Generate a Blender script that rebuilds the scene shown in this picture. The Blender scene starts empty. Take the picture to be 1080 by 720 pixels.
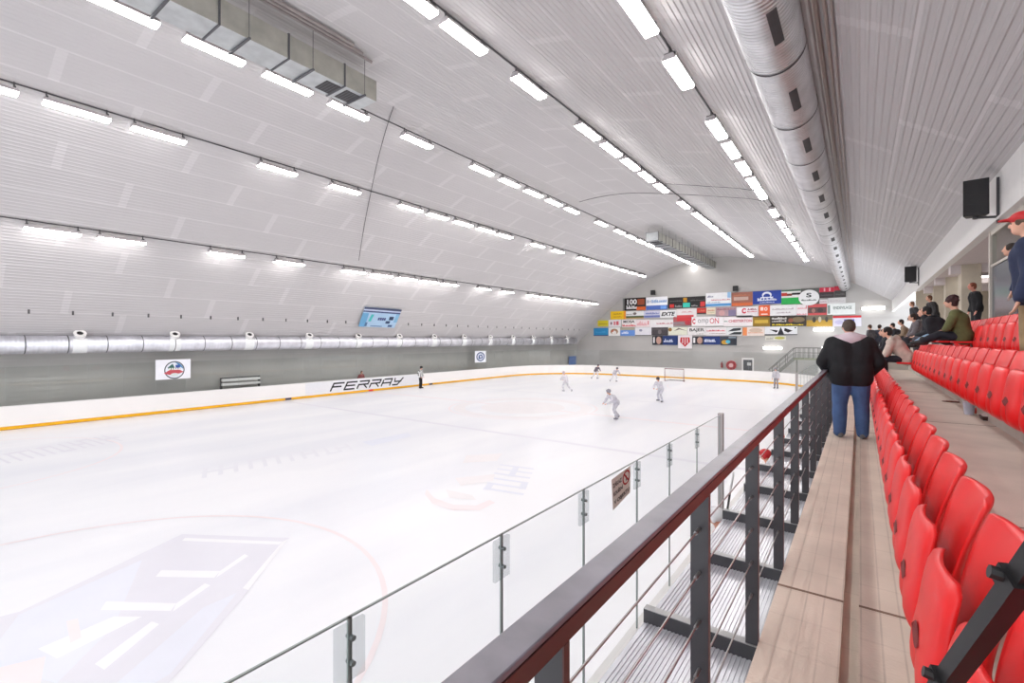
import bpy, bmesh, math, random
from mathutils import Vector, Matrix
random.seed(7)
EXPOSURE = 0.12
PI = math.pi
C = bpy.context.scene.collection
S = bpy.context.scene

# ------------------------------------------------------------------ camera frame (1080 x 720)
F = 500.0
TH = math.atan((907 - 540) / F)
SN, CS = math.sin(TH), math.cos(TH)
V0 = 357.5
H = 1.48                       # eye height above the aisle floor
def ray(u, v):
    a = (u - 540) / F; b = (V0 - v) / F
    return Vector((-SN + CS * a, CS + SN * a, b))
def on_z(u, v, z):             # world height z
    d = ray(u, v); t = (z - H) / d.z
    return Vector((d.x * t, d.y * t, z))
def on_x(u, v, x):
    d = ray(u, v); t = x / d.x
    return Vector((x, d.y * t, H + d.z * t))
def on_y(u, v, y):
    d = ray(u, v); t = y / d.y
    return Vector((d.x * t, y, H + d.z * t))
def y_at(u, x):                # where a line x = const crosses picture column u
    D = F * x / CS / (u - 907.0)
    return (D + SN * x) / CS

ICE = H - 4.25
YW = 61.0                      # end wall
XL, XR = -32.1, -2.0           # rink boards
YN, YF = -3.5, 52.0
BH = 1.12

# ------------------------------------------------------------------ materials
def lin(c):
    return tuple(((x / 255) / 12.92 if x / 255 <= .04045 else ((x / 255 + .055) / 1.055) ** 2.4) for x in c)
MATS = {}
def mat(name, rgb, rough=.6, metal=0., noise=0., nscale=6., bump=0., bscale=40., spec=.5, emit=0., coat=0., stretch=None):
    if name in MATS: return MATS[name]
    m = bpy.data.materials.new(name); m.use_nodes = True
    nt = m.node_tree; b = nt.nodes['Principled BSDF']
    col = lin(rgb) + (1,)
    b.inputs['Base Color'].default_value = col
    b.inputs['Roughness'].default_value = rough
    b.inputs['Metallic'].default_value = metal
    b.inputs['Specular IOR Level'].default_value = spec
    b.inputs['Coat Weight'].default_value = coat
    if emit:
        b.inputs['Emission Color'].default_value = col
        b.inputs['Emission Strength'].default_value = emit
    if noise or bump:
        tc = nt.nodes.new('ShaderNodeTexCoord'); mp = nt.nodes.new('ShaderNodeMapping')
        nt.links.new(tc.outputs['Object'], mp.inputs['Vector'])
        if stretch: mp.inputs['Scale'].default_value = stretch
    if noise:
        n = nt.nodes.new('ShaderNodeTexNoise'); n.inputs['Scale'].default_value = nscale; n.inputs['Detail'].default_value = 5
        nt.links.new(mp.outputs['Vector'], n.inputs['Vector'])
        r = nt.nodes.new('ShaderNodeValToRGB')
        r.color_ramp.elements[0].position = .3; r.color_ramp.elements[1].position = .7
        r.color_ramp.elements[0].color = tuple(x * (1 - noise) for x in col[:3]) + (1,)
        r.color_ramp.elements[1].color = tuple(min(1, x * (1 + noise)) for x in col[:3]) + (1,)
        nt.links.new(n.outputs['Fac'], r.inputs['Fac']); nt.links.new(r.outputs['Color'], b.inputs['Base Color'])
    if bump:
        n = nt.nodes.new('ShaderNodeTexNoise'); n.inputs['Scale'].default_value = bscale
        nt.links.new(mp.outputs['Vector'], n.inputs['Vector'])
        bp = nt.nodes.new('ShaderNodeBump'); bp.inputs['Strength'].default_value = bump; bp.inputs['Distance'].default_value = .02
        nt.links.new(n.outputs['Fac'], bp.inputs['Height']); nt.links.new(bp.outputs['Normal'], b.inputs['Normal'])
    MATS[name] = m
    return m
def cmat(rgb, rough=.7):       # plain painted / printed colour
    return mat('print_%d_%d_%d_%d' % (*rgb, int(rough * 10)), rgb, rough, noise=.04, nscale=3)

def glass_mat(name, tint, gloss=.06):
    m = bpy.data.materials.new(name); m.use_nodes = True
    nt = m.node_tree; nt.nodes.clear()
    o = nt.nodes.new('ShaderNodeOutputMaterial'); t = nt.nodes.new('ShaderNodeBsdfTransparent')
    g = nt.nodes.new('ShaderNodeBsdfGlossy'); mx = nt.nodes.new('ShaderNodeMixShader')
    t.inputs['Color'].default_value = (*tint, 1); g.inputs['Roughness'].default_value = .03
    mx.inputs['Fac'].default_value = gloss
    nt.links.new(t.outputs[0], mx.inputs[1]); nt.links.new(g.outputs[0], mx.inputs[2]); nt.links.new(mx.outputs[0], o.inputs[0])
    return m

def ceiling_mat():
    m = bpy.data.materials.new('corrugated_roof_sheet'); m.use_nodes = True
    nt = m.node_tree; b = nt.nodes['Principled BSDF']; L = nt.links.new
    b.inputs['Roughness'].default_value = .75; b.inputs['Specular IOR Level'].default_value = .08
    uv = nt.nodes.new('ShaderNodeUVMap'); sp = nt.nodes.new('ShaderNodeSeparateXYZ'); L(uv.outputs[0], sp.inputs[0])
    def M(op, a, c=None):
        n = nt.nodes.new('ShaderNodeMath'); n.operation = op
        for i, x in enumerate((a, c)):
            if x is None: continue
            if isinstance(x, (int, float)): n.inputs[i].default_value = x
            else: L(x, n.inputs[i])
        return n.outputs[0]
    Y, A = sp.outputs[0], sp.outputs[1]
    ar = M('DIVIDE', A, 1.36); row = M('FLOOR', ar); fa = M('FRACT', ar)
    seam = M('LESS_THAN', fa, .05)
    odd = M('MULTIPLY', row, .37)
    fy = M('FRACT', M('ADD', M('DIVIDE', Y, 6.2), odd))
    patch = M('LESS_THAN', fy, .045)
    n = nt.nodes.new('ShaderNodeTexNoise'); n.inputs['Scale'].default_value = .55; n.inputs['Detail'].default_value = 3; L(uv.outputs[0], n.inputs['Vector'])
    base = M('ADD', M('MULTIPLY', n.outputs['Fac'], .04), .525)
    val = M('ADD', base, M('ADD', M('MULTIPLY', seam, .07), M('MULTIPLY', patch, .055)))
    cr = nt.nodes.new('ShaderNodeCombineColor')
    L(val, cr.inputs[0]); L(M('MULTIPLY', val, .965), cr.inputs[1]); L(M('MULTIPLY', val, .965), cr.inputs[2])
    L(cr.outputs[0], b.inputs['Base Color'])
    return m

def ice_mat():
    m = mat('ice', (243, 244, 248), .28, spec=.35)
    nt = m.node_tree; b = nt.nodes['Principled BSDF']; L = nt.links.new
    tc = nt.nodes.new('ShaderNodeTexCoord'); mp = nt.nodes.new('ShaderNodeMapping'); mp.inputs['Rotation'].default_value = (0, 0, .5); mp.inputs['Scale'].default_value = (.35, .08, 1)
    n = nt.nodes.new('ShaderNodeTexNoise'); n.inputs['Scale'].default_value = 1.2; n.inputs['Detail'].default_value = 6
    r = nt.nodes.new('ShaderNodeValToRGB'); r.color_ramp.elements[0].position = .35; r.color_ramp.elements[1].position = .62
    r.color_ramp.elements[0].color = (*lin((236, 237, 243)), 1); r.color_ramp.elements[1].color = (*lin((247, 247, 250)), 1)
    L(tc.outputs['Object'], mp.inputs[0]); L(mp.outputs[0], n.inputs['Vector']); L(n.outputs['Fac'], r.inputs[0]); L(r.outputs[0], b.inputs['Base Color'])
    return m

def concrete_mat(name, rgb, lines=False):
    m = mat(name, rgb, .75, noise=.10, nscale=2.2, bump=.15, bscale=60)
    nt = m.node_tree; b = nt.nodes['Principled BSDF']; L = nt.links.new
    if lines:      # board marks of the formwork running along the aisle
        src = b.inputs['Base Color'].links[0].from_socket
        tc = nt.nodes.new('ShaderNodeTexCoord'); sp = nt.nodes.new('ShaderNodeSeparateXYZ'); L(tc.outputs['Object'], sp.inputs[0])
        n = nt.nodes.new('ShaderNodeTexNoise'); n.inputs['Scale'].default_value = 3; L(tc.outputs['Object'], n.inputs['Vector'])
        def M(op, a, c):
            k = nt.nodes.new('ShaderNodeMath'); k.operation = op
            for i, x in enumerate((a, c)):
                if isinstance(x, (int, float)): k.inputs[i].default_value = x
                else: L(x, k.inputs[i])
            return k.outputs[0]
        fx = M('FRACT', M('MULTIPLY', sp.outputs[0], 12.0), 0.)
        ln = M('MULTIPLY', M('LESS_THAN', fx, .1), M('MULTIPLY', n.outputs['Fac'], .55))
        fy = M('FRACT', M('MULTIPLY', sp.outputs[1], 3.1), 0.)
        ln2 = M('MULTIPLY', M('LESS_THAN', fy, .05), M('MULTIPLY', n.outputs['Fac'], .22))
        mx = nt.nodes.new('ShaderNodeMix'); mx.data_type = 'RGBA'; mx.blend_type = 'MULTIPLY'
        L(M('ADD', ln, ln2), mx.inputs['Factor']); L(src, mx.inputs[6]); mx.inputs[7].default_value = (.42, .38, .36, 1)
        L(mx.outputs[2], b.inputs['Base Color'])
    return m

def duct_mat(name, rgb, ringscale=None, ridge=.8):
    m = mat(name, rgb, .38, metal=.75, noise=.14, nscale=2.0, stretch=(1, 1, 1))
    if ringscale:
        nt = m.node_tree; b = nt.nodes['Principled BSDF']; L = nt.links.new
        tc = nt.nodes.new('ShaderNodeTexCoord'); w = nt.nodes.new('ShaderNodeTexWave'); w.bands_direction = 'Y'; w.inputs['Scale'].default_value = ringscale
        bp = nt.nodes.new('ShaderNodeBump'); bp.inputs['Strength'].default_value = ridge; bp.inputs['Distance'].default_value = .02
        L(tc.outputs['Object'], w.inputs['Vector']); L(w.outputs['Fac'], bp.inputs['Height']); L(bp.outputs['Normal'], b.inputs['Normal'])
    return m

M_CEIL = ceiling_mat(); M_ICE = ice_mat()
M_FLOOR = concrete_mat('aisle_concrete', (217, 203, 188), True)
M_STEP = concrete_mat('terrace_concrete', (212, 199, 187), False)
M_RISER = concrete_mat('riser_concrete', (200, 196, 188), False)
M_PILLAR = concrete_mat('pillar_concrete', (206, 196, 178), False)
M_WALLSHADE = mat('shaded_wall_panel', (176, 175, 171), .6, noise=.05, nscale=.6)  # darker than the roof sheet: shading below the duct put into the colour
M_WALLEND = mat('end_wall_panel', (184, 181, 178), .65, noise=.06, nscale=.35)
M_WHITE = mat('white_paint', (236, 234, 232), .55, noise=.02)
M_SOFFIT = mat('soffit_paint', (216, 206, 206), .7, noise=.03)
M_BOARD = mat('white_rink_board', (243, 240, 238), .35, noise=.02, nscale=.5)
M_KICK = mat('yellow_kick_plate', (238, 178, 20), .4, noise=.03)
M_RED = mat('red_seat_plastic', (236, 30, 32), .38, noise=.04, nscale=5, spec=.45)
M_REDD = mat('dark_red_slot', (120, 8, 12), .6, noise=.05)
M_STEEL = mat('grey_steel', (150, 150, 150), .4, metal=.7, noise=.05)
M_DARK = mat('dark_steel', (52, 51, 55), .35, noise=.12, nscale=9, spec=.6)
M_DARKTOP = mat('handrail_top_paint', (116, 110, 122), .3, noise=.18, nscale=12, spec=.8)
M_SEATREFL = mat('red_seat_reflection', (82, 46, 44), .4, noise=.12, nscale=6)  # reflection of the red seats on dark steel, painted as a maroon colour
M_WIRE = mat('wire_rope', (150, 148, 148), .35, metal=.8, noise=.05)
M_BLACK = mat('black_plastic', (26, 25, 27), .45, noise=.1)
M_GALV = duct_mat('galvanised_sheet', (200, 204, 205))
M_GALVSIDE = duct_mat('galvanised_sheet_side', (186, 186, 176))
M_SPIRAL = duct_mat('spiral_duct_metal', (205, 204, 206), 3.2)
M_WALLDUCT = duct_mat('wall_duct_metal', (222, 222, 228), 2.0, .25)
M_HOUS = mat('lamp_housing', (176, 170, 172), .5, noise=.03)
M_GLASS = glass_mat('clear_glass', (.945, .957, .957), .035)
M_GLASSFAR = glass_mat('board_glass', (.86, .875, .865), .04)
M_PLATE = mat('frosted_clamp_plate', (236, 238, 238), .6, noise=.03)
M_CLAMP = glass_mat('clamp_plate_glass', (.86, .875, .88), .05)
M_LAMP = mat('lamp_diffuser', (255, 252, 250), .5, emit=25.)
M_TUBE = mat('wall_lamp_tube', (255, 253, 250), .5, emit=6.)
M_CABLE = mat('cable_black', (74, 72, 74), .6, noise=.05)
M_ALU = mat('ribbed_aluminium', (204, 206, 212), .26, metal=.35, noise=.10, nscale=2.5)

# ------------------------------------------------------------------ mesh helpers
class MB:
    def __init__(s): s.v = []; s.f = []; s.m = []; s.uv = None
    def add(s, vs, fs, mi=0):
        o = len(s.v); s.v += [tuple(p) for p in vs]; s.f += [tuple(o + i for i in f) for f in fs]; s.m += [mi] * len(fs); return s
    def box(s, x0, x1, y0, y1, z0, z1, mi=0, bev=0.):
        if bev:
            bm = bmesh.new(); bmesh.ops.create_cube(bm, size=1)
            for v in bm.verts: v.co = Vector(((x0 + x1) / 2 + v.co.x * (x1 - x0), (y0 + y1) / 2 + v.co.y * (y1 - y0), (z0 + z1) / 2 + v.co.z * (z1 - z0)))
            bmesh.ops.bevel(bm, geom=bm.edges[:], offset=bev, segments=2, affect='EDGES', profile=.5)
            bm.verts.index_update()
            s.add([v.co for v in bm.verts], [[v.index for v in f.verts] for f in bm.faces], mi); bm.free(); return s
        vs = [(x, y, z) for x in (x0, x1) for y in (y0, y1) for z in (z0, z1)]
        return s.add(vs, [(0, 1, 3, 2), (4, 6, 7, 5), (0, 4, 5, 1), (2, 3, 7, 6), (0, 2, 6, 4), (1, 5, 7, 3)], mi)
    def hexa(s, b, t, mi=0):     # bottom quad and top quad
        return s.add(list(b) + list(t), [(3, 2, 1, 0), (4, 5, 6, 7), (0, 1, 5, 4), (1, 2, 6, 5), (2, 3, 7, 6), (3, 0, 4, 7)], mi)
    def tube(s, pts, r, n=8, mi=0, cap=True):
        pts = [Vector(p) for p in pts]; rs = r if isinstance(r, (list, tuple)) else [r] * len(pts)
        vs = []; up0 = None
        for i, p in enumerate(pts):
            d = (pts[min(i + 1, len(pts) - 1)] - pts[max(i - 1, 0)]).normalized()
            a = Vector((0, 0, 1)) if abs(d.z) < .9 else Vector((0, 1, 0))
            if up0 is not None and abs(up0.dot(d)) < .9: a = up0
            e1 = d.cross(a).normalized(); e2 = e1.cross(d).normalized(); up0 = e2
            for k in range(n):
                t = 2 * PI * k / n; vs.append(p + (e1 * math.cos(t) + e2 * math.sin(t)) * rs[i])
        fs = [(i * n + k, i * n + (k + 1) % n, (i + 1) * n + (k + 1) % n, (i + 1) * n + k) for i in range(len(pts) - 1) for k in range(n)]
        if cap: fs += [tuple(range(n))[::-1], tuple((len(pts) - 1) * n + k for k in range(n))]
        return s.add(vs, fs, mi)
    def bar(s, p, q, w, h, mi=0):   # square bar from p to q
        p, q = Vector(p), Vector(q); d = (q - p).normalized()
        a = Vector((0, 0, 1)) if abs(d.z) < .95 else Vector((0, 1, 0))
        e1 = d.cross(a).normalized() * w / 2; e2 = e1.cross(d).normalized() * h / 2
        return s.hexa([p - e1 - e2, p + e1 - e2, p + e1 + e2, p - e1 + e2], [q - e1 - e2, q + e1 - e2, q + e1 + e2, q - e1 + e2], mi)
    def ell(s, c, rx, ry, rz, mi=0, n=14, k=9, M=None):
        vs = []; c = Vector(c)
        for i in range(k + 1):
            a = PI * i / k
            for j in range(n):
                b = 2 * PI * j / n
                p = Vector((rx * math.sin(a) * math.cos(b), ry * math.sin(a) * math.sin(b), rz * math.cos(a)))
                if M is not None: p = M @ p
                vs.append(c + p)
        fs = [(i * n + j, (i + 1) * n + j, (i + 1) * n + (j + 1) % n, i * n + (j + 1) % n) for i in range(k) for j in range(n)]
        return s.add(vs, fs, mi)
    def cap(s, p, r0, q, r1, n=12):  # tapered capsule, closed
        p, q = Vector(p), Vector(q); d = q - p
        if d.length < 1e-5: return s.ell(p, r0, r0, r0)
        d = d.normalized(); a = Vector((0, 0, 1)) if abs(d.z) < .9 else Vector((0, 1, 0))
        e1 = d.cross(a).normalized(); e2 = e1.cross(d).normalized(); vs = []; R = []
        for i in range(5): t = -PI / 2 + PI / 2 * i / 4 + (.02 if i == 0 else 0); R.append((p + d * r0 * math.sin(t), r0 * math.cos(t)))
        for i in range(5): t = PI / 2 * i / 4 - (.02 if i == 4 else 0); R.append((q + d * r1 * math.sin(t), r1 * math.cos(t)))
        for c, r in R:
            for k in range(n): t = 2 * PI * k / n; vs.append(c + (e1 * math.cos(t) + e2 * math.sin(t)) * r)
        m = len(R)
        fs = [(i * n + k, i * n + (k + 1) % n, (i + 1) * n + (k + 1) % n, (i + 1) * n + k) for i in range(m - 1) for k in range(n)]
        fs += [tuple(range(n))[::-1], tuple((m - 1) * n + k for k in range(n))]
        return s.add(vs, fs)
    def build(s, name, mats, parent=None, off=None, smooth=False, kind=None):
        me = bpy.data.meshes.new(name)
        vs = s.v if off is None else [(p[0] - off[0], p[1] - off[1], p[2] - off[2]) for p in s.v]
        me.from_pydata(vs, [], s.f)
        for m in (mats if isinstance(mats, (list, tuple)) else [mats]): me.materials.append(m)
        me.polygons.foreach_set('material_index', s.m)
        if s.uv:
            l = me.uv_layers.new(name='UVMap')
            for lp in me.loops: l.data[lp.index].uv = s.uv[lp.vertex_index]
        me.update()
        if smooth: me.shade_smooth()
        return link(name, me, parent, kind)
def link(name, me, parent=None, kind=None):
    o = bpy.data.objects.new(name, me); C.objects.link(o)
    if parent: o.parent = parent
    if kind: o['kind'] = kind
    return o
def fix_normals(o):
    bm = bmesh.new(); bm.from_mesh(o.data); bmesh.ops.recalc_face_normals(bm, faces=bm.faces[:]); bm.to_mesh(o.data); bm.free(); return o
def tag(o, label, cat, group=None):
    o['label'] = label; o['category'] = cat
    if group: o['group'] = group
    return o
def thing(name, label, cat, loc=(0, 0, 0), rz=0., group=None):
    o = bpy.data.objects.new(name, None); C.objects.link(o); o.location = loc; o.rotation_euler = (0, 0, rz)
    o.empty_display_size = .2
    return tag(o, label, cat, group)
def dup(root, loc=None, rz=None, label=None, group=None):
    r = root.copy(); C.objects.link(r)
    if loc is not None: r.location = loc
    if rz is not None: r.rotation_euler = (0, 0, rz)
    if label: r['label'] = label
    if group: r['group'] = group
    for ch in list(root.children):
        c = ch.copy(); C.objects.link(c); c.parent = r
        for g in list(ch.children):
            d = g.copy(); C.objects.link(d); d.parent = c
    return r
ORD = 'zeroth first second third fourth fifth sixth seventh eighth ninth tenth eleventh twelfth thirteenth fourteenth fifteenth sixteenth seventeenth eighteenth nineteenth twentieth'.split()
def nth(i, n):                 # i counted from 1 at the near end of n
    if i == 1: return 'first at the near end'
    if i == n: return 'last at the far end'
    return (ORD[i] + ' from the near end') if i <= (n + 1) // 2 else (ORD[n + 1 - i] + ' from the far end')

TXT = {}
def text_mesh(txt, w, h, mapf, shear=0., bold=0.):     # flat letters filling w x h, centred, mapped by mapf(x, y)
    key = (txt, shear, bold)
    if key not in TXT:
        cu = bpy.data.curves.new('letters', 'FONT'); cu.body = txt; cu.align_x = 'CENTER'; cu.shear = shear; cu.offset = bold; cu.resolution_u = 3
        o = bpy.data.objects.new('letters', cu); C.objects.link(o)
        dg = bpy.context.evaluated_depsgraph_get(); dg.update()
        me = bpy.data.meshes.new_from_object(o.evaluated_get(dg))
        vs = [v.co.copy() for v in me.vertices]; fs = [tuple(p.vertices) for p in me.polygons]
        bpy.data.objects.remove(o); bpy.data.curves.remove(cu); bpy.data.meshes.remove(me)
        TXT[key] = (vs, fs)
    vs, fs = TXT[key]
    xs = [v.x for v in vs]; ys = [v.y for v in vs]
    x0, x1, y0, y1 = min(xs), max(xs), min(ys), max(ys)
    mb = MB()
    mb.add([mapf(((v.x - x0) / (x1 - x0) - .5) * w, ((v.y - y0) / (y1 - y0) - .5) * h) for v in vs], fs)
    return mb

# ------------------------------------------------------------------ people (made first, while the scene is small)
def remesh(mb, voxel, smooth=6):
    me = bpy.data.meshes.new('raw'); me.from_pydata(mb.v, [], mb.f); me.update()
    o = bpy.data.objects.new('raw', me); C.objects.link(o)
    m = o.modifiers.new('r', 'REMESH'); m.mode = 'VOXEL'; m.voxel_size = voxel; m.use_smooth_shade = True
    k = o.modifiers.new('s', 'SMOOTH'); k.factor = .5; k.iterations = smooth
    dg = bpy.context.evaluated_depsgraph_get()
    out = bpy.data.meshes.new_from_object(o.evaluated_get(dg))
    bpy.data.objects.remove(o); bpy.data.meshes.remove(me)
    out.shade_smooth()
    return out

def V(*a): return Vector(a)
def mirror(d): return {k: Vector((-p.x, p.y, p.z)) for k, p in d.items()}
def stand(lean=0., arms='down', spread=.11, width=1.):
    j = {}
    j['pelvis'] = V(0, 0, .96); j['chest'] = V(0, .30 * math.sin(lean) * 1.2, .96 + .36 * math.cos(lean)); j['neck'] = V(0, .55 * math.sin(lean), .96 + .55 * math.cos(lean))
    j['head'] = j['neck'] + V(0, .05 + .10 * math.sin(lean), .165 - .05 * math.sin(lean))
    for s, k in ((-1, 'L'), (1, 'R')):
        sh = j['neck'] + V(s * .19 * width, -.01, -.09); j['sh' + k] = sh
        if arms == 'down': j['el' + k] = sh + V(s * .07, -.03, -.29); j['wr' + k] = sh + V(s * .07, .05, -.54)
        elif arms == 'pocket': j['el' + k] = sh + V(s * .13 * width, -.05, -.28); j['wr' + k] = sh + V(s * .03, .12, -.48)
        elif arms == 'rail': j['el' + k] = sh + V(s * .09, .12, -.25); j['wr' + k] = sh + V(s * .0, .34, -.30)
        elif arms == 'stick': j['el' + k] = sh + V(s * .10, .10, -.25); j['wr' + k] = sh + V(-s * .04, .32, -.36)
        j['hip' + k] = V(s * .095 * width, 0, .93); j['kn' + k] = V(s * spread, .03, .50); j['an' + k] = V(s * spread * 1.05, -.01, .085); j['toe' + k] = j['an' + k] + V(s * .03, .16, -.045)
    return j
def skate(stride=.25, lean=.55):
    j = stand(lean, 'stick'); d = V(0, 0, -.10)
    for k in ('pelvis', 'chest', 'neck', 'head', 'shL', 'shR', 'elL', 'elR', 'wrL', 'wrR', 'hipL', 'hipR'): j[k] = j[k] + d
    j['knL'] = V(-.14, .24, .50); j['anL'] = V(-.16, .08, .11); j['toeL'] = j['anL'] + V(-.02, .17, -.03)
    j['knR'] = V(.20, .02, .46); j['anR'] = V(.34, -stride, .12); j['toeR'] = j['anR'] + V(.07, .14, -.04)
    return j
def sit(lean=.35, arms='knees', knee_h=.50, feet=None):
    j = {}
    pv = V(0, 0, .53); j['pelvis'] = pv
    j['chest'] = pv + V(0, .36 * math.sin(lean), .36 * math.cos(lean)); j['neck'] = pv + V(0, .55 * math.sin(lean), .55 * math.cos(lean))
    j['head'] = j['neck'] + V(0, .06 + .08 * math.sin(lean), .155)
    for s, k in ((-1, 'L'), (1, 'R')):
        j['hip' + k] = V(s * .095, .02, .52); j['kn' + k] = V(s * .14, .45, knee_h); j['an' + k] = V(s * .12, .42, .085)
        if feet is not None: j['an' + k] = V(s * .10, feet[0], feet[1]); j['kn' + k] = V(s * .12, feet[0] * .5 + .03, (feet[1] + .52) / 2 + .10)
        j['toe' + k] = j['an' + k] + V(s * .02, .16, -.04)
        sh = j['neck'] + V(s * .19, -.01, -.09); j['sh' + k] = sh
        if arms == 'knees': j['el' + k] = sh + V(s * .08, .10, -.27); j['wr' + k] = j['kn' + k] + V(-s * .06, -.06, .09)
        elif arms == 'face': j['el' + k] = j['kn' + k] + V(0, -.08, .10); j['wr' + k] = j['head'] + V(s * .085, .02, -.12)
        elif arms == 'lap': j['el' + k] = sh + V(s * .09, .02, -.28); j['wr' + k] = sh + V(-s * .08, .24, -.38)
    return j

def hand_parts(mb, el, wr, side):
    d = (wr - el).normalized(); ax = Vector((1, 0, 0)); n = d.cross(ax)
    if n.length < .2: n = d.cross(Vector((0, 0, 1)))
    n.normalize(); w = n.cross(d).normalized()            # w: across the palm
    if n.y < 0: n = -n
    base = wr + d * .015
    for i, (off, ln) in enumerate(((-.031, .062), (-.0105, .074), (.0105, .070), (.031, .054))):
        kn = base + d * .085 + w * off
        mb.cap(base + w * off * .6, .0165, kn, .0125)
        m1 = kn + d * ln * .5 + w * off * .18 + n * .006; m2 = m1 + d * ln * .42 + n * .022 + w * off * .15
        mb.cap(kn, .0095, m1, .009); mb.cap(m1, .009, m2, .0075)
    t0 = base + d * .02 + w * side * .03; t1 = t0 + d * .03 + w * side * .03 + n * .012; t2 = t1 + d * .033 + w * side * .006 + n * .006
    mb.cap(t0, .015, t1, .0115); mb.cap(t1, .0115, t2, .0085)

def make_person(label, loc, rz, j, jacket, trousers, skin=(222, 170, 146), hair=(52, 38, 30), shoes=(40, 38, 38), g=1., hood=None, headwear=None, yaw=0., pitch=0., voxel=.016, scale=1., face=False, stripes=False, puffy=0., backpack=False, cat='person', group=None, hairstyle='short'):
    root = thing('person', label, cat, loc, rz, group); root.scale = (scale,) * 3
    A = {k: Vector(p) for k, p in j.items()}
    fwd = Matrix.Rotation(yaw, 3, 'Z') @ Matrix.Rotation(pitch, 3, 'X')
    def torso(mb, e):
        p, c, n = A['pelvis'], A['chest'], A['neck']
        for s in (-1, 1):
            x = Vector((s * .075 * g, 0, 0))
            mb.cap(p + x + V(0, 0, -.02), .105 * g + e, p.lerp(c, .55) + x, .10 * g + e); mb.cap(p.lerp(c, .45) + x, .10 * g + e, c + x * 1.2, .115 * g + e)
            mb.cap(c + x * 1.2, .115 * g + e, n + Vector((s * .07 * g, 0, -.10)), .075 * g + e)
    def arms(mb, e, cut=1.):
        for k in 'LR':
            sh, el, wr = A['sh' + k], A['el' + k], A['wr' + k]
            mb.cap(A['neck'] + V(0, 0, -.08), .065 * g + e, sh, .062 * g + e)
            mb.cap(sh, .060 * g ** .5 + e, el, .045 + e); mb.cap(el, .045 + e, el.lerp(wr, cut), .033 + e * .8)
    def legs(mb, e, e2=None):
        e2 = e if e2 is None else e2
        for k in 'LR':
            h, kn, an = A['hip' + k], A['kn' + k], A['an' + k]
            mb.cap(A['pelvis'] + V(0, 0, -.02), .10 * g + e, h, .09 * g + e)
            mb.cap(h, .088 * g + e, kn, .056 * g ** .6 + e); mb.cap(kn, .056 * g ** .6 + e, kn.lerp(an, .35), .055 + e2); mb.cap(kn.lerp(an, .35), .056 + e2, an, .038 + e2)
    # skin: the whole body as one surface
    mb = MB(); torso(mb, 0); arms(mb, 0); legs(mb, 0)
    hd = A['head']
    mb.cap(A['neck'] + V(0, -.01, -.05), .058, hd + fwd @ V(0, -.015, -.06), .052)
    mb.ell(hd, .076, .095, .112, M=fwd); mb.ell(hd + fwd @ V(0, .035, -.065), .052, .055, .05, M=fwd)
    mb.ell(hd + fwd @ V(0, .098, -.012), .013, .022, .024, M=fwd, n=8, k=6)
    for s in (-1, 1): mb.ell(hd + fwd @ V(s * .078, -.005, -.01), .012, .022, .032, M=fwd, n=8, k=6)
    for s, k in ((1, 'L'), (-1, 'R')):
        hand_parts(mb, A['el' + k], A['wr' + k], s); mb.cap(A['an' + k], .036, A['toe' + k], .03)
    me = remesh(mb, voxel, 3); me.materials.append(mat('skin_%d' % skin[0], skin, .55, noise=.05, nscale=14)); body = link('body', me, root)
    # clothes follow the body
    mb = MB(); torso(mb, .022 + puffy); arms(mb, .020 + puffy * .7, .93)
    hem = A['pelvis'].lerp(A['hipL'].lerp(A['hipR'], .5), .5)
    for sx in (-1, 1): mb.cap(A['pelvis'] + V(sx * .075 * g, -.005, .03), .118 * g + puffy + .01, hem + V(sx * .085 * g, -.005, -.03), .112 * g + puffy + .008)
    me = remesh(mb, max(voxel, .018), 5)
    if stripes:
        jm = MATS.get('striped_shirt')
        if jm is None:
            jm = mat('striped_shirt', (225, 225, 225), .8); nt = jm.node_tree
            tc = nt.nodes.new('ShaderNodeTexCoord'); w = nt.nodes.new('ShaderNodeTexWave'); w.bands_direction = 'X'; w.inputs['Scale'].default_value = 3.2
            r = nt.nodes.new('ShaderNodeValToRGB'); r.color_ramp.interpolation = 'CONSTANT'; r.color_ramp.elements[1].position = .62; r.color_ramp.elements[0].color = (.8, .8, .8, 1); r.color_ramp.elements[1].color = (.04, .04, .04, 1)
            nt.links.new(tc.outputs['Object'], w.inputs[0]); nt.links.new(w.outputs['Fac'], r.inputs[0]); nt.links.new(r.outputs[0], nt.nodes['Principled BSDF'].inputs['Base Color'])
    else: jm = mat('cloth_%d_%d_%d' % jacket, jacket, .85, noise=.16, nscale=9, bump=.25, bscale=26)
    me.materials.append(jm); jk = link('jacket', me, root)
    mb = MB(); bag = .022 if g > 1.2 else 0.; legs(mb, .014 + bag, .022 + bag)
    me = remesh(mb, max(voxel, .018), 4); me.materials.append(mat('cloth_%d_%d_%d' % trousers, trousers, .85, noise=.18, nscale=7, bump=.25, bscale=26)); link('trousers', me, root)
    for k in 'LR':
        sm = MB(); an, to = A['an' + k], A['toe' + k]; d = (to - an); d.z = 0; d = d.normalized()
        sm.cap(an - d * .03 + V(0, 0, -.02), .052, to, .042); sm.cap(an - d * .035 + V(0, 0, -.05), .04, to + V(0, 0, -.01), .036); sm.cap(an + V(0, 0, .05), .05, an, .05)
        me = remesh(sm, .018, 3); me.materials.append(mat('shoe_%d_%d_%d' % shoes, shoes, .5, noise=.08)); link('shoe', me, root)
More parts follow.
